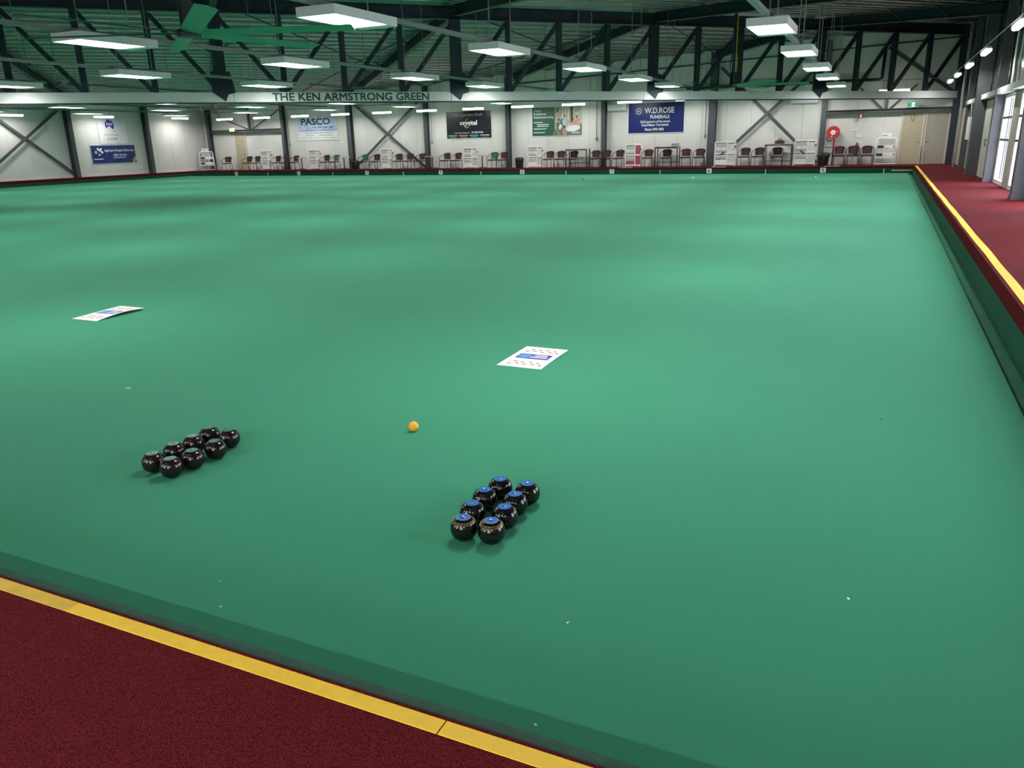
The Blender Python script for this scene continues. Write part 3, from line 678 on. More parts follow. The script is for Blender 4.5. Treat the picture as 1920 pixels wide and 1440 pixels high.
CH = [(-39.1,'m'),(-37.35,'m'),(-36.70,'m'),(-35.05,'m'),(-34.25,'m'),(-33.58,'m'),(-31.25,'m'),(-30.5,'g'),(-28.22,'g'),(-27.52,'m'),(-25.93,'m'),(-25.2,'m'),(-24.4,'m'),(-22.78,'m'),(-22.05,'m'),(-19.72,'g'),(-19.06,'m'),(-16.42,'m'),(-15.76,'m'),(-14.95,'m'),(-13.81,'m'),(-13.16,'m'),(-12.52,'m'),(-11.0,'m'),(-9.96,'m'),(-9.04,'m'),(-8.38,'m'),(-6.21,'m'),(-5.56,'m'),(-4.66,'m'),(-1.96,'m'),(-1.37,'m'),(-0.78,'m')]
CL = {0:'alone left of the cream door',1:'right of the cream door, left one of a pair',2:'right of the cream door, right one of a pair',3:'left of the second column, beside a scoreboard',4:'in front of the column left of the pale blue sign',5:'left of the table below the pale blue sign',
      6:'right of the scoreboard below the pale blue sign',9:'right of a green chair below the cross brace',10:'right of the scoreboard below the cross brace, first of three',11:'below the cross brace, second of three',12:'below the cross brace, third of three by the column',
      13:'below the black sign, left one of a pair',14:'below the black sign, right one of a pair',16:'right of a green chair, against the column right of the black sign',17:'below the green sign, left one of a pair',18:'below the green sign, right one of a pair',
      19:'standing under the high table below the green sign',20:'right of the high table below the green sign',21:'in front of the column beside the air conditioner',22:'left of the pink panelled scoreboard',23:'right of the pink panelled scoreboard',
      24:'standing under the high table below the navy sign',25:'right of the high table below the navy sign',26:'left of the broad column right of the navy sign',27:'below the right cross brace, left one of a pair',28:'below the right cross brace, right one of a pair',
      29:'standing under the high table with a bag on top',30:'next to the hose reel pole, first of three',31:'between two others right of the hose reel',32:'left of the white tube rack, last of three'}
GL = {7:'leftmost green cane armchair, below the pale blue sign', 8:'green cane armchair below the cross brace beside a black bin', 15:'green cane armchair right of the small table below the black sign'}
um = ug = False
for i, (x, k) in enumerate(CH):
    rz = random.uniform(-0.12, 0.12); y = 40.32 + random.uniform(-0.05, 0.05)
    if i in (19, 24, 29): y = 40.05
    if i in (4, 16, 21): y = 40.15
    if i in (0,): rz = 0.35
    if i in (8,): y = 40.1
    if i >= 30: rz *= 0.2
    loc = (x, y, DK)
    if k == 'm':
        l = 'maroon cane armchair ' + CL[i]
        if not um: cm.location = loc; cm.rotation_euler = (0, 0, rz); tag(cm, l, 'chair', 'maroon chairs along the far wall'); um = True
        else: clone(cm, loc, rz, l)
    else:
        if not ug: cg.location = loc; cg.rotation_euler = (0, 0, rz); tag(cg, GL[i], 'chair', 'green chairs along the far wall'); ug = True
        else: clone(cg, loc, rz, GL[i])

# ------------------------------------------------------------------ scoreboards
def scoreboard(x0, x1, top, label, pink=False, marker=0, rnd=0):
    W = x1 - x0; H = top - DK; r = tag(empty('scoreboard', (x0, 40.42, DK)), label, 'scoreboard', 'white rink scoreboards')
    m = MB()
    for x in (0.02, W * 0.60, W - 0.02): m.tube([(x, 0, 0.07), (x, 0, H)], 0.027, 6)
    for z in (0.09, H * 0.52, H - 0.02): m.tube([(0.02, 0, z), (W - 0.02, 0, z)], 0.025, 6)
    m.build('frame', 'white_plastic', r)
    for x in (0.02, W - 0.02):
        m = MB(); m.tube([(x, -0.22, 0.02), (x, 0.22, 0.02)], 0.02, 6).tube([(x, 0, 0.02), (x, 0, 0.08)], 0.02, 6); m.build('foot', 'white_plastic', r)
    pm = 'pink_panel' if pink else 'paper'
    m = MB(); m.box(0.05, W * 0.57, 0.005, 0.02, H * 0.55, H - 0.05); m.build('shaded_score_panel', 'panel_warm', r)  # grey tone of these panels paints the wall shade behind the cards
    m = MB(); m.box(0.05, W * 0.57, 0.005, 0.02, H * 0.30, H * 0.49); m.build('shaded_score_panel', 'panel_warm', r)
    m = MB(); m.box(0.05, W * 0.57, 0.005, 0.02, 0.12, H * 0.27); m.build('lower_panel', pm if pink else 'white_plastic', r)
    m = MB(); m.box(W * 0.63, W - 0.05, 0.005, 0.02, H * 0.56, H - 0.06); m.build('score_sheet', pm, r)
    m = MB(); m.box(W * 0.63, W - 0.05, 0.005, 0.02, 0.12, H * 0.49); m.build('score_sheet', pm, r)
    for i in range(2):
        xx = 0.09 + i * W * 0.26; m = MB(); m.box(xx, xx + W * 0.20, -0.012, 0.004, H * 0.62, H * 0.76); c = m.build('score_card', 'paper', r)
        m = MB(); m.box(xx + 0.03, xx + W * 0.20 - 0.03, -0.015, -0.0125, H * 0.655, H * 0.675); m.build('printed_line', 'ink_grey', c)
    for i in range(3):
        xx = 0.08 + i * W * 0.17; m = MB(); m.box(xx, xx + W * 0.13, -0.012, 0.004, H * 0.33, H * 0.45); c = m.build('score_card', 'paper', r)
        m = MB(); m.box(xx + 0.02, xx + W * 0.13 - 0.02, -0.015, -0.0125, H * 0.365, H * 0.395); m.build('printed_line', 'ink_red' if i == 1 else 'ink_grey', c)
    m = MB(); m.box(0.06, W * 0.55, -0.006, 0.004, H * 0.505, H * 0.55); m.build('shelf_strip', 'card_grey', r)
    m = MB(); m.box(W * 0.64, W - 0.07, -0.004, 0.004, H - 0.09, H - 0.065); m.build('printed_line', 'ink_grey', r)
    if not pink:
        for i in range(5):
            xx = W * 0.66 + i * W * 0.06; m = MB(); m.box(xx, xx + 0.022, 0.001, 0.0045, 0.16, H * 0.46); m.build('printed_line', 'card_grey', r)
            m = MB(); m.box(xx, xx + 0.016, 0.001, 0.0045, H * 0.60, H - 0.14); m.build('printed_line', 'card_grey', r)
    m = MB(); m.lathe([(0.045, 0), (0.045, 0.02), (0.02, 0.035)], 12)
    kn = m.build('red_knob', 'ink_red' if rnd else 'ink_dark', r); kn.location = (W - 0.03, -0.03, H * 0.80); kn.rotation_euler = (math.pi / 2, 0, 0)
    if marker:
        m = MB(); s = marker; cx = W * 0.38; m.bar((cx - 0.10, -0.02, H * (0.53 - 0.06 * s)), (cx + 0.10, -0.02, H * (0.53 + 0.06 * s)), 0.01, 0.06, up=(0, 0, 1)); m.build('pointer', 'black_plastic', r)
    if pink:
        m = MB(); m.prism([(W - 0.06, 0), (W + 0.10, 0.10), (W + 0.02, 0.20), (W - 0.04, 0.10)], -0.02, -0.012)
        a = m.build('arrow_flag', 'white_plastic', r); a.rotation_euler = (math.pi / 2, 0, 0); a.location = (0, -0.01, H * 0.72)
SB = [(-36.32,-35.40,1.46,'white scoreboard in the left door bay',False,0,0),(-32.50,-31.55,1.46,'white scoreboard below the pale blue sign',False,0,0),(-27.20,-26.30,1.42,'white scoreboard below the left cross brace',False,0,0),
      (-21.66,-20.74,1.40,'white scoreboard below the black sign',False,0,1),(-17.68,-16.76,1.40,'white scoreboard beside the round topped bin',False,0,1),(-12.20,-11.34,1.41,'white scoreboard with pink panels below the navy sign',True,0,1),
      (-7.66,-6.64,1.44,'white scoreboard with black pointer right of the broad column',False,1,1),(-3.95,-2.98,1.44,'white scoreboard with slanting pointer left of the hose reel',False,-1,1)]
for s in SB: scoreboard(*s)

# ------------------------------------------------------------------ tube racks
def rack(loc, rz, W, H, label):
    r = tag(empty('tube_rack', loc, rz), label, 'rack', 'white tube racks'); a = 0.07
    m = MB(); m.tube([(0, -0.15, 0.02), (a, 0.02, H - 0.10), (a + 0.05, 0.03, H - 0.02), (W - a - 0.05, 0.03, H - 0.02), (W - a, 0.02, H - 0.10), (W, -0.15, 0.02)], 0.034, 8); m.build('frame', 'white_plastic', r, smooth=True)
    for i, z in enumerate((0.05, 0.32)):
        m = MB(); t = z / H; m.tube([(a * t, -0.15 + 0.17 * t, z), (W - a * t, -0.15 + 0.17 * t, z)], 0.018, 6); m.build('rail', 'white_plastic', r)
    for i, z in enumerate((0.40, 0.74)):
        t = z / H; y = -0.15 + 0.17 * t; x0 = a * t + 0.03; x1 = W - a * t - 0.03
        m = MB(); m.box(x0, x1, y, y + 0.02, z - 0.03, z + 0.13); b = m.build('shelf_board', 'white_plastic', r)
        m = MB(); m.box(x0 + 0.03, x0 + 0.29, y - 0.012, y - 0.001, z, z + 0.11); m.build('black_plate', 'black_plastic', b)
        m = MB(); m.box(x0 + 0.34, x0 + 0.48, y - 0.012, y - 0.001, z, z + 0.11); m.build('number_card', 'paper', b)
        m = MB(); m.tube([(x1 - 0.09 + 0.035 * math.cos(u * math.pi / 5), y - 0.008, z + 0.055 + 0.045 * math.sin(u * math.pi / 5)) for u in range(10)], 0.007, 5, closed=True); m.build('number_ring', 'ink_dark', b)
    m = MB(); m.box(a + 0.10, W - a - 0.10, 0.035, 0.05, H - 0.38, H - 0.10); m.build('back_panel', 'panel_warm', r)
    m = MB(); m.box(W * 0.24, W * 0.68, 0.0, 0.03, H - 0.005, H + 0.20); hd = m.build('header_card', 'white_plastic', r)
    m = MB(); m.box(W * 0.28, W * 0.50, -0.004, -0.0005, H + 0.08, H + 0.11); m.build('printed_line', 'ink_grey', hd)
    m = MB(); m.tube([(a, 0.03, H * 0.7), (a + 0.05, 0.35, 0.0)], 0.015, 6); m.build('rear_leg', 'white_plastic', r)
    m = MB(); m.tube([(W - a, 0.03, H * 0.7), (W - a - 0.05, 0.35, 0.0)], 0.015, 6); m.build('rear_leg', 'white_plastic', r)
rack((-0.48, 40.40, DK), 0, 0.95, 1.18, 'white tube rack with black plates left of the cream door')
rack((-41.18, 39.95, DK), 0.80, 0.95, 1.20, 'white tube rack with black plates in the far left corner')

# ------------------------------------------------------------------ tables
def high_table(x0, x1, z, label, top='table_top'):
    r = tag(empty('high_table', ((x0 + x1) / 2, 40.45, DK)), label, 'table', 'high tables along the far wall'); W = (x1 - x0) / 2; D = 0.30; H = z - DK
    m = MB(); m.box(-W, W, -D, D, H - 0.035, H); m.build('table_top', top, r)
    for sx in (-1, 1):
        for sy in (-1, 1):
            m = MB(); m.box(sx * (W - 0.03) - 0.02, sx * (W - 0.03) + 0.02, sy * (D - 0.03) - 0.02, sy * (D - 0.03) + 0.02, 0, H - 0.035); m.build('leg', 'chair_frame', r)
    m = MB(); m.box(-W + 0.05, W - 0.05, D - 0.045, D - 0.015, 0.20, 0.23); m.build('stretcher', 'chair_frame', r)
    m = MB(); m.box(-W + 0.05, W - 0.05, -D + 0.015, -D + 0.045, H - 0.08, H - 0.035); m.build('apron', 'chair_frame', r)
high_table(-15.40, -14.20, 1.24, 'dark framed high table below the green sign')
high_table(-10.60, -9.42, 1.26, 'high table below the navy sign with papers on top', 'wood_top')
high_table(-5.28, -4.02, 1.30, 'high table with a dark bag on top')
def pedestal_table(x, z, R, label):
    r = tag(empty('pedestal_table', (x, 40.2, DK)), label, 'table', 'pedestal tables along the far wall'); H = z - DK
    m = MB(); m.lathe([(R - 0.02, H - 0.03), (R, H - 0.02), (R, H - 0.005), (R - 0.01, H)], 28); m.build('table_top', 'table_top', r)
    m = MB(); m.lathe([(0.03, 0.05), (0.03, H - 0.03)], 12); m.build('stem', 'chair_frame', r)
    for k in range(4):
        a = k * math.pi / 2 + 0.5; m = MB(); m.tube([(0, 0, 0.07), (R * 0.75 * math.cos(a), R * 0.75 * math.sin(a), 0.015)], 0.018, 6); m.build('foot', 'chair_frame', r)
for x, z, R, l in ((-32.92, 1.0, 0.30, 'small pedestal table behind the scoreboard below the pale blue sign'), (-29.72, 1.0, 0.42, 'round pedestal table beside the broad column right of the pale blue sign'),
                   (-23.55, 0.98, 0.45, 'round pedestal table left of the chairs below the black sign'), (-20.35, 0.97, 0.28, 'small dark pedestal table right of the scoreboard below the black sign')): pedestal_table(x, z, R, l)
# things on tables
r = tag(empty('document_box', (-9.62, 40.45, 1.262)), 'grey document box on the high table below the navy sign', 'box')
m = MB(); m.box(-0.18, 0.18, -0.12, 0.12, 0, 0.16); m.build('body', 'card_grey', r)
m = MB(); m.box(-0.13, 0.13, -0.122, -0.1205, 0.05, 0.12); m.build('label_card', 'ink_midblue', r)
m = MB(); m.box(-0.30, 0.10, -0.15, 0.13, 0, 0.03); o = tag(m.build('paper_stack', 'paper'), 'stack of papers lying on the high table below the navy sign', 'papers'); o.location = (-10.1, 40.45, 1.262)
r = tag(empty('bag', (-4.62, 40.35, 1.302)), 'dark bag slumped on the high table', 'bag')
m = MB(); m.lathe([(0.20, 0), (0.24, 0.05), (0.21, 0.12), (0.10, 0.18), (0.03, 0.19)], 16); m.build('body', 'maroon_cane', r, smooth=True).scale = (1.0, 0.5, 1)
m = MB(); m.tube([(-0.10, 0, 0.15), (-0.05, 0, 0.25), (0.05, 0, 0.25), (0.10, 0, 0.15)], 0.012, 6); m.build('handle', 'maroon_cane', r)

# ------------------------------------------------------------------ bins
def bin_(x, y, R, H, label, dome=True):
    r = tag(empty('waste_bin', (x, y, DK)), label, 'bin', 'black waste bins')
    m = MB(); m.lathe([(R * 0.82, 0), (R * 0.98, H * 0.72), (R, H * 0.74)], 20); m.build('body', 'black_plastic', r)
    m = MB(); m.lathe([(R * 1.06, H * 0.72), (R * 1.06, H * 0.80)] + ([(R * 0.95, H * 0.92), (R * 0.55, H)] if dome else [(R * 0.9, H * 0.82)]), 20); m.build('lid', 'black_plastic', r)
bin_(-18.2, 40.45, 0.24, 0.56, 'black round bin with domed lid right of the column below the black sign')
bin_(-28.95, 40.3, 0.24, 0.52, 'black bin at the foot of the broad column right of the pale blue sign')
bin_(-2.62, 40.2, 0.27, 0.58, 'black bin at the foot of the column left of the hose reel')

# ------------------------------------------------------------------ hose reel
r = tag(empty('hose_reel', (-2.25, 40.72, DK)), 'red fire hose reel on a red pole', 'hose reel')
def disc(name, R, y0, y1, mat, parent, x, z, n=32):
    m = MB(); vs = [(x + R * math.cos(2*math.pi*k/n), y, z + R * math.sin(2*math.pi*k/n)) for y in (y0, y1) for k in range(n)]
    m.add(vs, [tuple(range(n)), tuple(range(n, 2*n))[::-1]] + [(k, n+k, n+(k+1)%n, (k+1)%n) for k in range(n)]); return m.build(name, mat, parent)
disc('front_disc', 0.285, -0.22, -0.19, 'red_paint', r, -0.06, 1.46); disc('rear_disc', 0.285, 0.0, 0.03, 'red_paint', r, -0.06, 1.46)
disc('hose_coil', 0.25, -0.19, 0.0, 'hose_black', r, -0.06, 1.46); disc('hub_cap', 0.105, -0.235, -0.22, 'white_plastic', r, -0.06, 1.46); disc('hub_bolt', 0.03, -0.245, -0.235, 'card_grey', r, -0.06, 1.46)
m = MB(); m.tube([(0, -0.06, 0), (0, -0.06, 1.20)], 0.035, 10); m.build('pole', 'red_paint', r)
m = MB(); m.tube([(-0.28, -0.1, 1.40), (-0.33, -0.1, 1.20), (-0.25, -0.1, 1.08), (-0.10, -0.08, 1.10)], 0.018, 6); m.build('hose_end', 'hose_black', r)
m = MB(); m.box(-0.12, -0.09, -0.224, -0.221, 1.24, 1.32); m.build('label_plate', 'white_plastic', r)
m = MB(); m.box(0.08, 0.12, -0.224, -0.221, 1.49, 1.53); m.build('label_plate', 'white_plastic', r)
for z in (0.55, 0.80):
    pipe([(-2.62, 40.90, DK + z), (-2.29, 40.66, DK + z)], 0.022, 'rod_grey', 'grey water pipe %s the hose reel pole' % ('low behind' if z < 0.6 else 'higher behind'))

# ------------------------------------------------------------------ signs
def board_root(name, label, O, Rv, Nv, cat='sign'):
    r = empty(name); Rv = Vector(Rv); Nv = Vector(Nv); U = Vector((0, 0, 1))
    r.matrix_world = Matrix(((Rv.x, U.x, Nv.x, O[0]), (Rv.y, U.y, Nv.y, O[1]), (Rv.z, U.z, Nv.z, O[2]), (0, 0, 0, 1)))
    return tag(r, label, cat)
def rect(r, name, x0, x1, y0, y1, mat, z=0.022, t=0.0015):
    m = MB(); m.box(x0, x1, y0, y1, z, z + t); return m.build(name, mat, r)
def poly(r, name, pts, mat, z=0.022, t=0.0015):
    m = MB(); m.prism(pts, z, z + t); return m.build(name, mat, r)
def ell(cx, cy, a, b, n=18, rot=0.0):
    return [(cx + a*math.cos(u)*math.cos(rot) - b*math.sin(u)*math.sin(rot), cy + a*math.cos(u)*math.sin(rot) + b*math.sin(u)*math.cos(rot)) for u in [2*math.pi*k/n for k in range(n)]]
FX, FN = (1, 0, 0), (0, -1, 0)
YS = YF - 0.013
def frame_board(r, W, H, mat, border=0.04):
    m = MB(); m.box(-border, W + border, -border, H + border, 0.0, 0.012); m.build('backing', 'sign_white', r)
    m = MB(); m.box(0, W, 0, H, 0.012, 0.020); m.build('board', mat, r)
# navy funeral sponsor sign
r = board_root('sponsor_sign', 'navy sign with white lettering W.D.ROSE FUNERALS', (-12.22, YS, 1.95), FX, FN); W, H = 2.86, 1.44; frame_board(r, W, H, 'sign_navy')
text_mesh('lettering', 'W.D.ROSE', 0.38, 'ink_white', r, 0.56 * W, 0.735 * H, 0.022, width=1.52, bold=0.006)
text_mesh('lettering', 'FUNERALS', 0.23, 'ink_white', r, 0.57 * W, 0.525 * H, 0.022, width=0.98, bold=0.005)
text_mesh('lettering', 'Gold sponsors of the annual', 0.17, 'ink_white', r, 0.485 * W, 0.375 * H, 0.022, width=1.52, bold=0.003)
text_mesh('lettering', 'Grand Master Tournament', 0.17, 'ink_white', r, 0.485 * W, 0.262 * H, 0.022, width=1.40, bold=0.003)
text_mesh('lettering', 'Phone: 9593 4000', 0.18, 'ink_white', r, 0.475 * W, 0.11 * H, 0.022, width=0.97, bold=0.003)
m = MB(); cx, cy = 0.185 * W, 0.735 * H
for k in range(12):
    a = k * math.pi / 6 + 0.2; m.prism(ell(cx + 0.135 * math.cos(a), cy + 0.135 * math.sin(a), 0.040, 0.018, 10, a), 0.022, 0.0235)
m.build('rose_window_emblem', 'ink_white', r); poly(r, 'emblem_centre', ell(cx, cy, 0.04, 0.04), 'ink_white')
m = MB()
for k in range(6):
    a = k * math.pi / 3 + 0.45; m.prism(ell(cx + 0.075 * math.cos(a), cy + 0.075 * math.sin(a), 0.022, 0.012, 8, a), 0.022, 0.0235)
m.build('emblem_petals', 'ink_red', r)
# green retirement living sign
r = board_root('sponsor_sign', 'dark green retirement living sign with a photo of people at a table', (-17.62, YS, 1.93), FX, FN); W, H = 2.85, 1.46; frame_board(r, W, H, 'sign_green')
for i, (s, wd) in enumerate((('Classic', 0.42), ('Residences', 0.72), ('Retirement Living', 1.14))):
    t = text_mesh('lettering', s, 0.16, 'ink_mint' if i == 0 else 'sign_white', r, 0.03 * W + wd / 2, (0.885 - 0.115 * i) * H, 0.022, width=wd, bold=0.002)
for y, x0, x1 in ((0.475, 0.03, 0.22), (0.40, 0.10, 0.34), (0.34, 0.10, 0.33), (0.25, 0.03, 0.29), (0.12, 0.03, 0.26)): rect(r, 'text_line', x0 * W, x1 * W, (y - 0.012) * H, (y + 0.012) * H, 'ink_white')
pw = MB()
rect(r, 'photo', 0.46 * W, W, 0.0, H, 'ink_beige', 0.0202, 0.001)
poly(r, 'photo_floor', [(0.40*W, 0), (W, 0), (W, 0.22*H), (0.52*W, 0.30*H), (0.44*W, 0.16*H)], 'ink_slate', 0.0212, 0.0006)
for x in (0.60, 0.66, 0.72): rect(r, 'curtain_fold', x * W, (x + 0.025) * W, 0.55 * H, 0.98 * H, 'sign_white', 0.0212, 0.0006)
rect(r, 'dark_curtain', 0.78 * W, 0.82 * W, 0.45 * H, H, 'ink_brown', 0.0212, 0.0006)
for (nm, cx, cy, a, b, mt, rot) in (('plant', 0.48, 0.88, 0.06, 0.16, 'ink_olive', 0.3), ('plant', 0.52, 0.90, 0.05, 0.14, 'sign_green', -0.4), ('dark_sofa', 0.64, 0.46, 0.22, 0.20, 'ink_slate', 0), ('man_shirt', 0.66, 0.48, 0.14, 0.20, 'ink_shirt', 0), ('head', 0.66, 0.66, 0.045, 0.06, 'ink_skin', 0), ('hair', 0.66, 0.69, 0.045, 0.035, 'ink_brown', 0),
      ('left_sitter', 0.53, 0.34, 0.12, 0.20, 'ink_slate', 0.2), ('left_sleeve', 0.57, 0.30, 0.08, 0.14, 'sign_white', -0.3), ('head', 0.54, 0.55, 0.05, 0.07, 'ink_brown', 0), ('table', 0.82, 0.24, 0.42, 0.16, 'sign_white', 0.1), ('front_sitter', 0.66, 0.12, 0.13, 0.20, 'ink_skin', 0), ('head', 0.65, 0.32, 0.06, 0.09, 'ink_brown', 0),
      ('right_sitter', 0.85, 0.42, 0.13, 0.16, 'ink_pink', 0.2), ('head', 0.82, 0.56, 0.045, 0.06, 'ink_brown', 0), ('right_sitter', 0.91, 0.46, 0.08, 0.18, 'ink_pink', 0), ('head', 0.90, 0.63, 0.045, 0.06, 'ink_brown', 0), ('wicker_chair', 0.53, 0.10, 0.05, 0.20, 'ink_olive', 0.5), ('dish', 0.73, 0.36, 0.09, 0.03, 'sign_white', 0)):
    poly(r, nm, ell(cx * W, cy * H, a * 1.0, b * 1.0, 16, rot), mt, 0.0220 + 0.0001 * (len(r.children) % 9), 0.0008)
rect(r, 'dark_armchair', 0.965 * W, W, 0.04 * H, 0.40 * H, 'ink_slate', 0.0222, 0.0008); rect(r, 'text_line', 0.80 * W, 0.96 * W, 0.075 * H, 0.105 * H, 'ink_white', 0.0235, 0.0008)
poly(r, 'mint_bubble', ell(0.905 * W, 0.86 * H, 0.21, 0.22, 24), 'ink_mint', 0.0232, 0.0008)
for y in (0.92, 0.865, 0.81): rect(r, 'text_line', 0.85 * W, 0.96 * W, (y - 0.008) * H, (y + 0.008) * H, 'sign_green', 0.0242, 0.0008)
# black crystal sign
r = board_root('sponsor_sign', 'black sign with a gold ring and the white word crystal', (-22.95, YS, 1.92), FX, FN); W, H = 2.84, 1.44; frame_board(r, W, H, 'sign_black')
text_mesh('lettering', 'for a perfect finish', 0.24, 'card_grey', r, 0.50 * W, 0.865 * H, 0.022, width=1.80)
text_mesh('lettering', 'crystal', 0.30, 'ink_white', r, 0.50 * W, 0.565 * H, 0.0245, width=1.10, bold=0.012)
m = MB(); pts = []
for k in range(30):
    u = math.radians(28 + 300 * k / 29); a, b, ro = 0.27, 0.155, 1.05
    pts.append((0.478 * W + a*math.cos(u)*math.cos(ro) - b*math.sin(u)*math.sin(ro), 0.555 * H + a*math.cos(u)*math.sin(ro) + b*math.sin(u)*math.cos(ro), 0.022))
m.tube(pts, [0.006 + 0.018 * math.sin(math.pi * k / 29) for k in range(30)], 6); m.build('ring_emblem', 'ink_gold', r).scale = (1, 1, 1)
rect(r, 'text_line', 0.53 * W, 0.68 * W, 0.47 * H, 0.482 * H, 'ink_midblue')
text_mesh('lettering', 'www.crystal.com.au', 0.10, 'ink_white', r, 0.345 * W, 0.20 * H, 0.022, width=0.98)
text_mesh('lettering', 'Ph 9249 8700', 0.12, 'ink_white', r, 0.69 * W, 0.205 * H, 0.022, width=0.72, bold=0.003)
for i, mt in enumerate(('ink_teal', 'ink_tan', 'ink_cyan', 'ink_lilac')):
    x = 0.035 + 0.24 * i; rect(r, 'text_line', x * W, (x + 0.20) * W, 0.085 * H, 0.115 * H, mt); rect(r, 'text_line', (x + 0.03) * W, (x + 0.18) * W, 0.035 * H, 0.05 * H, 'ink_slate' if i == 3 else mt)
# pale blue PASCO sign
r = board_root('sponsor_sign', 'pale blue and white sign reading PASCO', (-33.56, YS, 2.02), FX, FN); W, H = 2.96, 1.47; frame_board(r, W, H, 'sign_white', 0.01)
rect(r, 'sky_band', 0.0, W, 0.36 * H, H, 'sign_sky', 0.0202, 0.001)
text_mesh('lettering', 'PASCO', 0.52, 'ink_black', r, 0.46 * W, 0.735 * H, 0.022, width=2.18, thick=0.012)
for i in range(5): rect(r, 'brush_stroke', (0.22 + 0.145 * i) * W, (0.335 + 0.145 * i) * W, (0.49 - 0.004 * i) * H, (0.515 + 0.012 * i) * H, 'ink_midblue')
text_mesh('lettering', 'WATERPROOFING AND SEALANTS', 0.15, 'ink_navy', r, 0.51 * W, 0.395 * H, 0.022, width=2.50)
rect(r, 'text_line', 0.16 * W, 0.88 * W, 0.285 * H, 0.305 * H, 'ink_grey'); rect(r, 'text_line', 0.18 * W, 0.40 * W, 0.19 * H, 0.21 * H, 'ink_grey'); rect(r, 'text_line', 0.53 * W, 0.86 * W, 0.19 * H, 0.21 * H, 'ink_grey')
for x0, x1 in ((0.05, 0.19), (0.24, 0.33), (0.38, 0.46), (0.50, 0.56), (0.61, 0.75), (0.78, 0.97)): rect(r, 'text_line', x0 * W, x1 * W, 0.09 * H, 0.105 * H, 'ink_grey')
# left wall signs
LX, LN = (0, 1, 0), (1, 0, 0)
XS = XL + 0.013
r = board_root('sponsor_sign', 'white sign with a blue map emblem and the number 13 50 50', (XS, 32.95, 2.07), LX, LN); W, H = 1.92, 1.44
m = MB(); m.box(0, W, 0, H, 0, 0.02); m.build('board', 'sign_white', r)
au = [(0.00,0.46),(0.05,0.58),(0.02,0.68),(0.10,0.76),(0.20,0.80),(0.26,0.92),(0.36,1.0),(0.42,0.94),(0.50,0.98),(0.56,0.94),(0.54,0.86),(0.62,0.80),(0.68,0.90),(0.72,1.04),(0.77,0.84),(0.86,0.72),(0.97,0.56),(1.0,0.40),(0.94,0.22),(0.86,0.08),(0.76,0.06),(0.68,0.18),(0.60,0.24),(0.48,0.32),(0.34,0.30),(0.22,0.22),(0.10,0.16),(0.06,0.26)]
s = 0.62; ox, oy = 0.50, 0.80
poly(r, 'map_emblem', [(ox + x * s, oy + y * s * 0.95) for x, y in au][::-1], 'ink_royal'); poly(r, 'map_emblem', [(ox + s * 0.80, oy - 0.05), (ox + s * 0.94, oy - 0.05), (ox + s * 0.87, oy - 0.13)], 'ink_royal')
text_mesh('lettering', 'Apia', 0.24, 'ink_white', r, ox + s * 0.5, oy + s * 0.52, 0.0245, width=0.44, bold=0.004)
rect(r, 'text_line', 0.35, 1.32, 0.50, 0.525, 'ink_grey')
text_mesh('lettering', '13 50 50', 0.20, 'ink_navy', r, 0.84, 0.28, 0.022, width=0.66)
r = board_root('sponsor_sign', 'royal blue care sign with white logo and gold disc corner', (XS, 32.26, 1.0), LX, LN); W, H = 3.0, 1.0; frame_board(r, W, H, 'sign_blue', 0.03)
text_mesh('lettering', 'Aged care | Hospice | Home care', 0.19, 'ink_white', r, 0.63 * W, 0.71 * H, 0.022, width=2.02, bold=0.003)
text_mesh('lettering', '1300 133 414', 0.17, 'ink_white', r, 0.63 * W, 0.44 * H, 0.022, width=0.92, bold=0.004)
rect(r, 'text_line', 0.47 * W, 0.76 * W, 0.28 * H, 0.325 * H, 'ink_lilac'); rect(r, 'text_line', 0.035 * W, 0.24 * W, 0.21 * H, 0.265 * H, 'ink_lilac')
m = MB()
for cx, cy, q in ((0.10, 0.62, 0.075), (0.15, 0.80, 0.07), (0.19, 0.72, 0.08), (0.22, 0.80, 0.06), (0.235, 0.62, 0.075), (0.17, 0.48, 0.06)): m.prism(ell(cx * W, cy * H, q, q, 16), 0.022, 0.0235)
m.build('bubble_logo', 'ink_white', r); poly(r, 'logo_heart', ell(0.175 * W, 0.62 * H, 0.05, 0.06), 'ink_brown', 0.0236); poly(r, 'logo_dot', ell(0.10 * W, 0.62 * H, 0.035, 0.035), 'sign_blue', 0.0236); poly(r, 'logo_dot', ell(0.172 * W, 0.47 * H, 0.025, 0.025), 'sign_blue', 0.0236)
poly(r, 'gold_disc', [(W, 0.0)] + [(W - 0.26 * math.cos(u), 0.34 * math.sin(u)) for u in [math.pi / 2 * k / 10 for k in range(10, -1, -1)]], 'ink_orange'); poly(r, 'dark_disc', [(W, 0.0)] + [(W - 0.10 * math.cos(u), 0.15 * math.sin(u)) for u in [math.pi / 2 * k / 8 for k in range(8, -1, -1)]], 'ink_brown', 0.024)
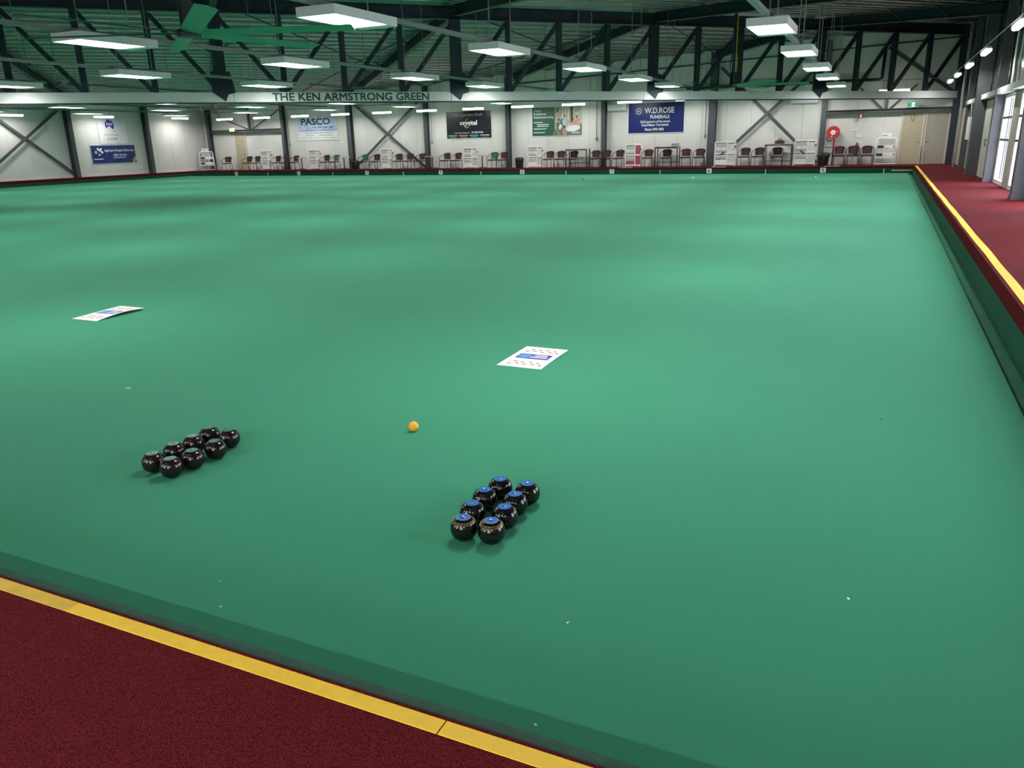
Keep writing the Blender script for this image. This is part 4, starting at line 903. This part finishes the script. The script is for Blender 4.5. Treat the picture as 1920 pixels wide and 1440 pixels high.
# exit signs and small notices
r = board_root('exit_sign', 'green illuminated exit sign over the cream door', (0.63, 40.63, 2.74), FX, FN)
m = MB(); m.box(0, 0.50, 0, 0.20, -0.05, 0.0); m.build('case', 'white_plastic', r); rect(r, 'green_face', 0.01, 0.49, 0.01, 0.19, 'exit_green', 0.0005)
rect(r, 'white_panel', 0.19, 0.31, 0.01, 0.19, 'exit_white', 0.0025); poly(r, 'running_figure', [(0.22, 0.03), (0.245, 0.07), (0.24, 0.11), (0.22, 0.12), (0.25, 0.15), (0.285, 0.13), (0.27, 0.09), (0.29, 0.04), (0.265, 0.06)], 'exit_green', 0.0045)
r = board_root('exit_sign', 'small bright exit sign over the left cream door', (-38.9, 40.63, 2.70), FX, FN)
m = MB(); m.box(0, 0.42, 0, 0.20, -0.05, 0.0); m.build('case', 'white_plastic', r); rect(r, 'lit_face', 0.01, 0.41, 0.01, 0.19, 'exit_lit', 0.0005); poly(r, 'running_figure', [(0.16, 0.03), (0.20, 0.08), (0.17, 0.14), (0.23, 0.16), (0.25, 0.09), (0.27, 0.03), (0.23, 0.06)], 'exit_green', 0.0025)
def notice(x, z, W, H, label, lines=2, mat='paper', ink='ink_grey'):
    r = board_root('wall_notice', label, (x, YS, z), FX, FN, 'notice'); m = MB(); m.box(0, W, 0, H, 0, 0.006); m.build('sheet', mat, r)
    for i in range(lines): rect(r, 'text_line', W * 0.15, W * (0.85 - 0.15 * (i % 2)), H * (0.75 - 0.22 * i), H * (0.80 - 0.22 * i), ink, 0.0065)
notice(-1.60, 1.80, 0.28, 0.19, 'small white notice right of the hose reel')
notice(-1.33, 1.50, 0.22, 0.26, 'white and red pictogram notice above the chairs', 2, 'paper', 'ink_red')
notice(-13.10, 1.80, 0.24, 0.20, 'small white notice below the air conditioner')
notice(-30.45, 1.82, 0.22, 0.26, 'small white notice right of the pale blue sign')
notice(-27.0, 1.80, 0.20, 0.18, 'small white notice under the left cross brace')
r = board_root('wall_notice', 'red fire sign high above the chairs right of the hose reel', (-1.30, 40.82, 2.33), FX, FN, 'notice')
m = MB(); m.box(0, 0.17, 0, 0.23, 0, 0.01); m.build('sheet', 'red_paint', r); rect(r, 'white_panel', 0.05, 0.12, 0.04, 0.22, 'ink_white', 0.0105)
r = tag(empty('fire_extinguisher', (-1.26, 40.83, DK + 0.40)), 'red extinguisher hung behind the chairs right of the hose reel', 'extinguisher')
m = MB(); m.lathe([(0.05, 0), (0.085, 0.02), (0.085, 0.42), (0.06, 0.50), (0.025, 0.52), (0.025, 0.56)], 14); m.build('cylinder', 'red_paint', r, smooth=True)
m = MB(); m.box(-0.03, 0.03, 0.08, 0.156, 0.30, 0.40); m.build('bracket', 'black_metal', r)
m = MB(); m.box(-0.03, 0.03, -0.10, 0.02, 0.55, 0.59); m.build('valve', 'black_plastic', r); m = MB(); m.box(-0.045, 0.045, -0.092, -0.084, 0.16, 0.34); m.build('label_plate', 'white_plastic', r)
m = MB(); m.tube([(0, -0.08, 0.57), (0.10, -0.08, 0.52), (0.11, -0.06, 0.30), (0.105, -0.05, 0.15)], 0.012, 6); m.build('hose', 'hose_black', r)
# air conditioners
def aircon(x, z, W, H, label):
    r = tag(empty('air_conditioner', (x, YF - 0.002, z)), label, 'air conditioner', 'wall air conditioners')
    m = MB(); m.box(0, W, -0.22, 0, 0.05, H).box(0.02, W - 0.02, -0.18, 0, 0, 0.05); m.build('body', 'white_plastic', r)
    m = MB(); m.box(0.04, W - 0.04, -0.19, -0.181, 0.005, 0.045); m.build('louvre', 'card_grey', r)
    m = MB(); m.box(0.02, W - 0.02, -0.223, -0.2205, H * 0.45, H * 0.47); m.build('panel_seam', 'card_grey', r)
aircon(-13.30, 3.05, 1.0, 0.33, 'white wall air conditioner left of the navy sign'); aircon(-4.30, 3.07, 1.18, 0.32, 'white wall air conditioner left of the hose reel bay')
# conduits with switch boxes
for x, z, l in ((-34.36, 1.74, 'left of the pale blue sign'), (-23.95, 1.70, 'left of the black sign'), (-13.95, 1.67, 'right of the green sign'), (-8.28, 1.70, 'right of the navy sign')):
    r = tag(empty('switch_box', (x, 40.98, z)), 'grey switch box with thin conduit %s' % l, 'switch', 'switch boxes with conduits')
    m = MB(); m.box(-0.05, 0.05, -0.06, 0.0, 0, 0.14); m.build('box', 'card_grey', r); m = MB(); m.tube([(0, -0.02, 0.14), (0, -0.02, 2.05)], 0.012, 6); m.build('conduit', 'rail_grey', r); m = MB(); m.box(-0.02, 0.02, -0.075, -0.06, 0.02, 0.06); m.build('switch_lever', 'black_plastic', r)

# ------------------------------------------------------------------ bank number plates, pegs, mats
NX = [(-2.5, '5'), (-7.6, '6'), (-12.45, '7'), (-17.4, '8'), (-22.36, '9'), (-27.28, '10'), (-32.26, '11'), (-37.21, '12')]
for x, s in NX:
    r = board_root('rink_number', 'white plate with rink number %s on the far bank' % {'5':'five','6':'six','7':'seven','8':'eight','9':'nine','10':'ten','11':'eleven','12':'twelve'}[s], (x - 0.12, 39.018, 0.02), FX, FN, 'number plate'); r['group'] = 'rink number plates'
    m = MB(); m.box(0, 0.24, 0, 0.22, 0, 0.012); m.build('plate', 'white_plastic', r); text_mesh('numeral', s, 0.20, 'ink_navy', r, 0.12, 0.11, 0.0125, bold=0.004)
for i, x in enumerate((0.0, -5.0, -9.98, -14.92, -19.85, -24.8, -29.72, -34.66)):
    m = MB(); m.box(-0.015, 0.015, -0.03, 0.0, 0.0, 0.20); o = tag(m.build('boundary_peg', 'white_plastic'), 'white boundary peg on the far bank, %s from the right' % ordinal(i), 'peg', 'boundary pegs'); o.location = (x, 39.019, -0.02)
for x, l in ((-2.15, 'five'), (-7.2, 'six'), (-11.8, 'seven')):
    m = MB(); m.box(-0.34, 0.34, -0.05, 0.05, 0, 0.015); o = tag(m.build('white_strip', 'white_plastic'), 'white strip lying on the far walkway near plate %s' % l, 'strip', 'white strips on the far walkway'); o.location = (x, 39.25, DK)
pipe([(0.30, 38.93, DITCH + 0.18), (1.16, 38.93, DITCH + 0.18)], 0.022, 'frame_beige', 'pale pole lying across the far right ditch corner', 'pole', 'pale_pole')
m = MB(); m.box(0.26, 1.16, 38.88, 38.98, DITCH, DITCH + 0.158); tag(m.build('dark_gap', 'black_plastic'), 'black fill standing for the dark gap under the pale pole, far right ditch', 'block')  # solid black paints the darkness of the open gap below the pole

# ------------------------------------------------------------------ bowls, jacks, score papers, scraps
def bowl_proto(body, disc_mat, ring, name):
    r = empty(name); prof = [(0.022, 0.0)]
    A = [-1.30 + 2.36 * k / 22 for k in range(23)]
    for a in A: prof.append((0.0622 * max(0.0, math.cos(a)) ** 0.86, 0.0592 + 0.0592 * math.sin(a)))
    zt = prof[-1][1]; rt = prof[-1][0]
    prof += [(rt - 0.002, zt + 0.0012), (0.0315, zt + 0.0004)]
    m = MB(); m.lathe(prof, 40); b = m.build('body', body, r, smooth=True)
    m = MB(); m.lathe([(0.0315, zt - 0.001), (0.0315, zt + 0.0015)], 36); d = m.build('disc', disc_mat, r)
    z = zt + 0.0016
    m = MB(); m.lathe([(0.0135, z), (0.0135, z + 0.0006)], 24); m.build('emblem_disc', 'disc_rim', d)
    m = MB(); m.tube([(0.008 * math.cos(u) + 0.002, 0.008 * math.sin(u), z + 0.001) for u in [0.3 + 0.5 * k for k in range(8)]], 0.0016, 5); m.build('emblem_glint_curl', 'silver_ink', d)  # white emblem stroke on green discs, a modelled glint on blue ones
    m = MB(); n = 36; vs = []
    for R_, zz in ((0.0308, z - 0.0002), (0.0326, z - 0.0002), (0.0326, z + 0.0003), (0.0308, z + 0.0003)): vs += [(R_ * math.cos(2*math.pi*k/n), R_ * math.sin(2*math.pi*k/n), zz) for k in range(n)]
    m.add(vs, [(j*n+k, j*n+(k+1)%n, ((j+1)%4)*n+(k+1)%n, ((j+1)%4)*n+k) for j in range(4) for k in range(n)]); m.build('disc_edge', 'silver_ink' if ring else 'disc_rim', d)
    def surf(a, off): return (0.0622 * math.cos(a) ** 0.86 + off, 0.0592 + 0.0592 * math.sin(a))
    if ring:
        for a, rad in ((0.60, 0.0007), (0.80, 0.0007)):
            R_, zz = surf(a, 0.0002); m = MB(); m.tube([(R_ * math.cos(2*math.pi*k/40), R_ * math.sin(2*math.pi*k/40), zz) for k in range(40)], rad, 5, closed=True); m.build('gold_line', 'gold_paint', r)
        m = MB()
        for k in range(30):
            u = 2 * math.pi * k / 30; R0, z0 = surf(0.64, 0.0003); R1, z1 = surf(0.76, 0.0003); tw = 0.05 if k % 2 else -0.05
            m.tube([(R0 * math.cos(u - tw), R0 * math.sin(u - tw), z0), (R1 * math.cos(u + tw), R1 * math.sin(u + tw), z1)], 0.0009, 5)
        m.build('gold_pattern', 'gold_paint', r)
    else:
        m = MB()
        for k in range(26):
            u = 2 * math.pi * k / 26; R0, z0 = surf(0.66, 0.0002); R1, z1 = surf(0.82, 0.0002)
            m.tube([(R0 * math.cos(u), R0 * math.sin(u), z0), (R1 * math.cos(u), R1 * math.sin(u), z1)], 0.0012, 5)
        m.build('grip_ring', body, r)
    return r
BR = [(-1.562, 2.780, 1), (-1.432, 2.800, 1), (-1.592, 2.925, 0), (-1.436, 2.950, 0), (-1.606, 3.080, 0), (-1.448, 3.090, 0), (-1.590, 3.222, 0), (-1.440, 3.222, 0)]
BLr = ['nearest left bowl with gold ring and blue disc', 'nearest right bowl with gold ring and blue disc', 'plain black bowl with blue disc, left side of the second pair', 'plain black bowl with blue disc, right side of the second pair',
       'black bowl with blue disc, left side of the third pair', 'black bowl with blue disc, right side of the third pair', 'black bowl with blue disc, left one of the farthest pair', 'black bowl with blue disc, right one of the farthest pair']
pr = bowl_proto('bowl_black', 'disc_blue', True, 'lawn_bowl'); pb = bowl_proto('bowl_black', 'disc_blue', False, 'lawn_bowl'); pg = bowl_proto('bowl_speckled', 'disc_green', False, 'lawn_bowl')
fu = {}
def put(p, loc, rz, label, group):
    if p.name not in fu: p.location = loc; p.rotation_euler = (0, 0, rz); tag(p, label, 'bowl', group); fu[p.name] = 1; return p
    return clone(p, loc, rz, label, group)
for (x, y, g), l in zip(BR, BLr): put(pr if g else pb, (x, y, 0.0), random.uniform(0, 6.28), l, 'bowls with blue discs')
BL2 = [(-3.545, 2.805), (-3.392, 2.790), (-3.552, 2.960), (-3.372, 2.925), (-3.545, 3.098), (-3.360, 3.085), (-3.560, 3.238), (-3.415, 3.250)]
for i, (x, y) in enumerate(BL2):
    l = 'dark speckled bowl with green disc, %s one of the %s pair' % ('left' if i % 2 == 0 else 'right', ['nearest', 'second', 'third', 'farthest'][i // 2])
    put(pg, (x, y, 0.0), random.uniform(0, 6.28), l, 'bowls with green discs')
def jack(x, y, mat, label, R=0.032):
    m = MB(); m.lathe([(max(0.001, R * math.sin(math.pi * k / 20)), R - R * math.cos(math.pi * k / 20)) for k in range(21)], 28)
    o = tag(m.build('jack_ball', mat, smooth=True), label, 'ball', 'small jack balls'); o.location = (x, y, 0.0)
jack(-2.515, 3.892, 'jack_yellow', 'yellow jack ball between the two sets of bowls')
jack(-12.09, 33.7, 'ink_dark', 'small dark ball far away on the green before plate seven'); jack(-7.39, 34.4, 'jack_white', 'small pale ball far away before plate six', 0.034); jack(-2.48, 34.7, 'jack_white', 'small pale ball far away before plate five', 0.034)
def score_paper(x0, y0, label, lift):
    W, H = 0.39, 0.62; r = tag(empty('score_paper', (x0, y0, 0.0)), label, 'paper', 'papers on the green')
    def zc(x, y): return 0.002 + lift * (math.sin(math.pi * min(1, max(0, y / H))) * 0.012 * (0.3 + x / W)) + lift * 0.012 * (y / H) ** 2
    def patch(name, xa, xb, ya, yb, mat, off, parent, nx=4, ny=10):
        vs = []; fs = []
        for o in (0.0, 0.0008):
            for j in range(ny + 1):
                for i in range(nx + 1):
                    x = xa + (xb - xa) * i / nx; y = ya + (yb - ya) * j / ny; vs.append((x, y, zc(x, y) + off + o))
        n = (nx + 1) * (ny + 1)
        for j in range(ny):
            for i in range(nx):
                a = j * (nx + 1) + i; fs += [(n + a, n + a + 1, n + a + nx + 2, n + a + nx + 1), (a, a + nx + 1, a + nx + 2, a + 1)]
        ed = [i for i in range(nx + 1)] + [(j + 1) * (nx + 1) - 1 for j in range(1, ny + 1)] + [ny * (nx + 1) + i for i in range(nx - 1, -1, -1)] + [j * (nx + 1) for j in range(ny - 1, 0, -1)]
        for k in range(len(ed)): a, b = ed[k], ed[(k + 1) % len(ed)]; fs.append((a, b, n + b, n + a))
        m = MB(); m.add(vs, fs); return m.build(name, mat, parent, smooth=False)
    patch('sheet', 0, W, 0, H, 'paper', 0, r)
    b = patch('blue_band', 0.05, W - 0.05, 0.25, 0.39, 'ink_midnight', 0.0010, r)
    patch('map_patch', 0.065, 0.16, 0.265, 0.375, 'ink_cyanblue', 0.0020, b, 2, 2)
    for (xa, xb, ya, yb) in ((0.19, 0.31, 0.335, 0.352), (0.17, 0.32, 0.285, 0.312), (0.20, 0.30, 0.36, 0.368)): patch('text_line', xa, xb, ya, yb, 'ink_white', 0.0020, b, 2, 2)
    for base in (0.075, 0.455):
        for k in range(10):
            xx = 0.06 + 0.068 * (k % 5) + (0.03 if k >= 5 else 0) ; yy = base + (0.055 if k >= 5 else 0.0) + 0.012 * (k % 2)
            if xx < W - 0.05: patch('printed_badge', xx, xx + 0.022, yy, yy + 0.022, 'ink_grey', 0.0010, r, 1, 1)
    for base in (0.05, 0.43): patch('tinted_block', 0.04, W - 0.04, base, base + 0.14, 'paper_pink', 0.0004, r)
M('ink_midnight', (0.035, 0.075, 0.36), 0.5); M('ink_cyanblue', (0.10, 0.32, 0.70), 0.5); M('paper_pink', (0.80, 0.74, 0.72), 0.6)
score_paper(-2.685, 5.435, 'white printed sheet with blue band on the green beyond the yellow ball', 0.25)
score_paper(-7.81, 5.48, 'curled white printed sheet with blue band at the left', 1.6)
for i, (x, y, sz, mt) in enumerate(((-2.2, 1.93, 0.005, 'scrap_cream'), (-2.34, 2.07, 0.004, 'scrap_cream'), (-0.9, 2.36, 0.006, 'paper'), (0.05, 2.93, 0.008, 'paper'), (-0.8, 1.82, 0.006, 'paper'), (-5.05, 3.89, 0.018, 'scrap_cream'), (0.15, 5.16, 0.010, 'ink_dark'))):
    lb = ['tiny cream speck on the green near the yellow tape, nearer one', 'tiny cream speck on the green near the yellow tape, farther one', 'tiny white speck below the blue disc bowls', 'tiny white scrap on the open green at lower right', 'tiny white scrap at the near bank shadow', 'small cream scrap on the green above the green disc bowls', 'small dark speck on the green at the right'][i]
    m = MB(); m.prism([(-sz, -sz * 0.4), (sz * 0.8, -sz * 0.6), (sz, sz * 0.3), (-sz * 0.4, sz * 0.6)], 0.0, 0.002); o = tag(m.build('scrap', mt), lb, 'scrap', 'scraps on the green'); o.location = (x, y, 0.0); o.rotation_euler = (0, 0, i * 0.7)
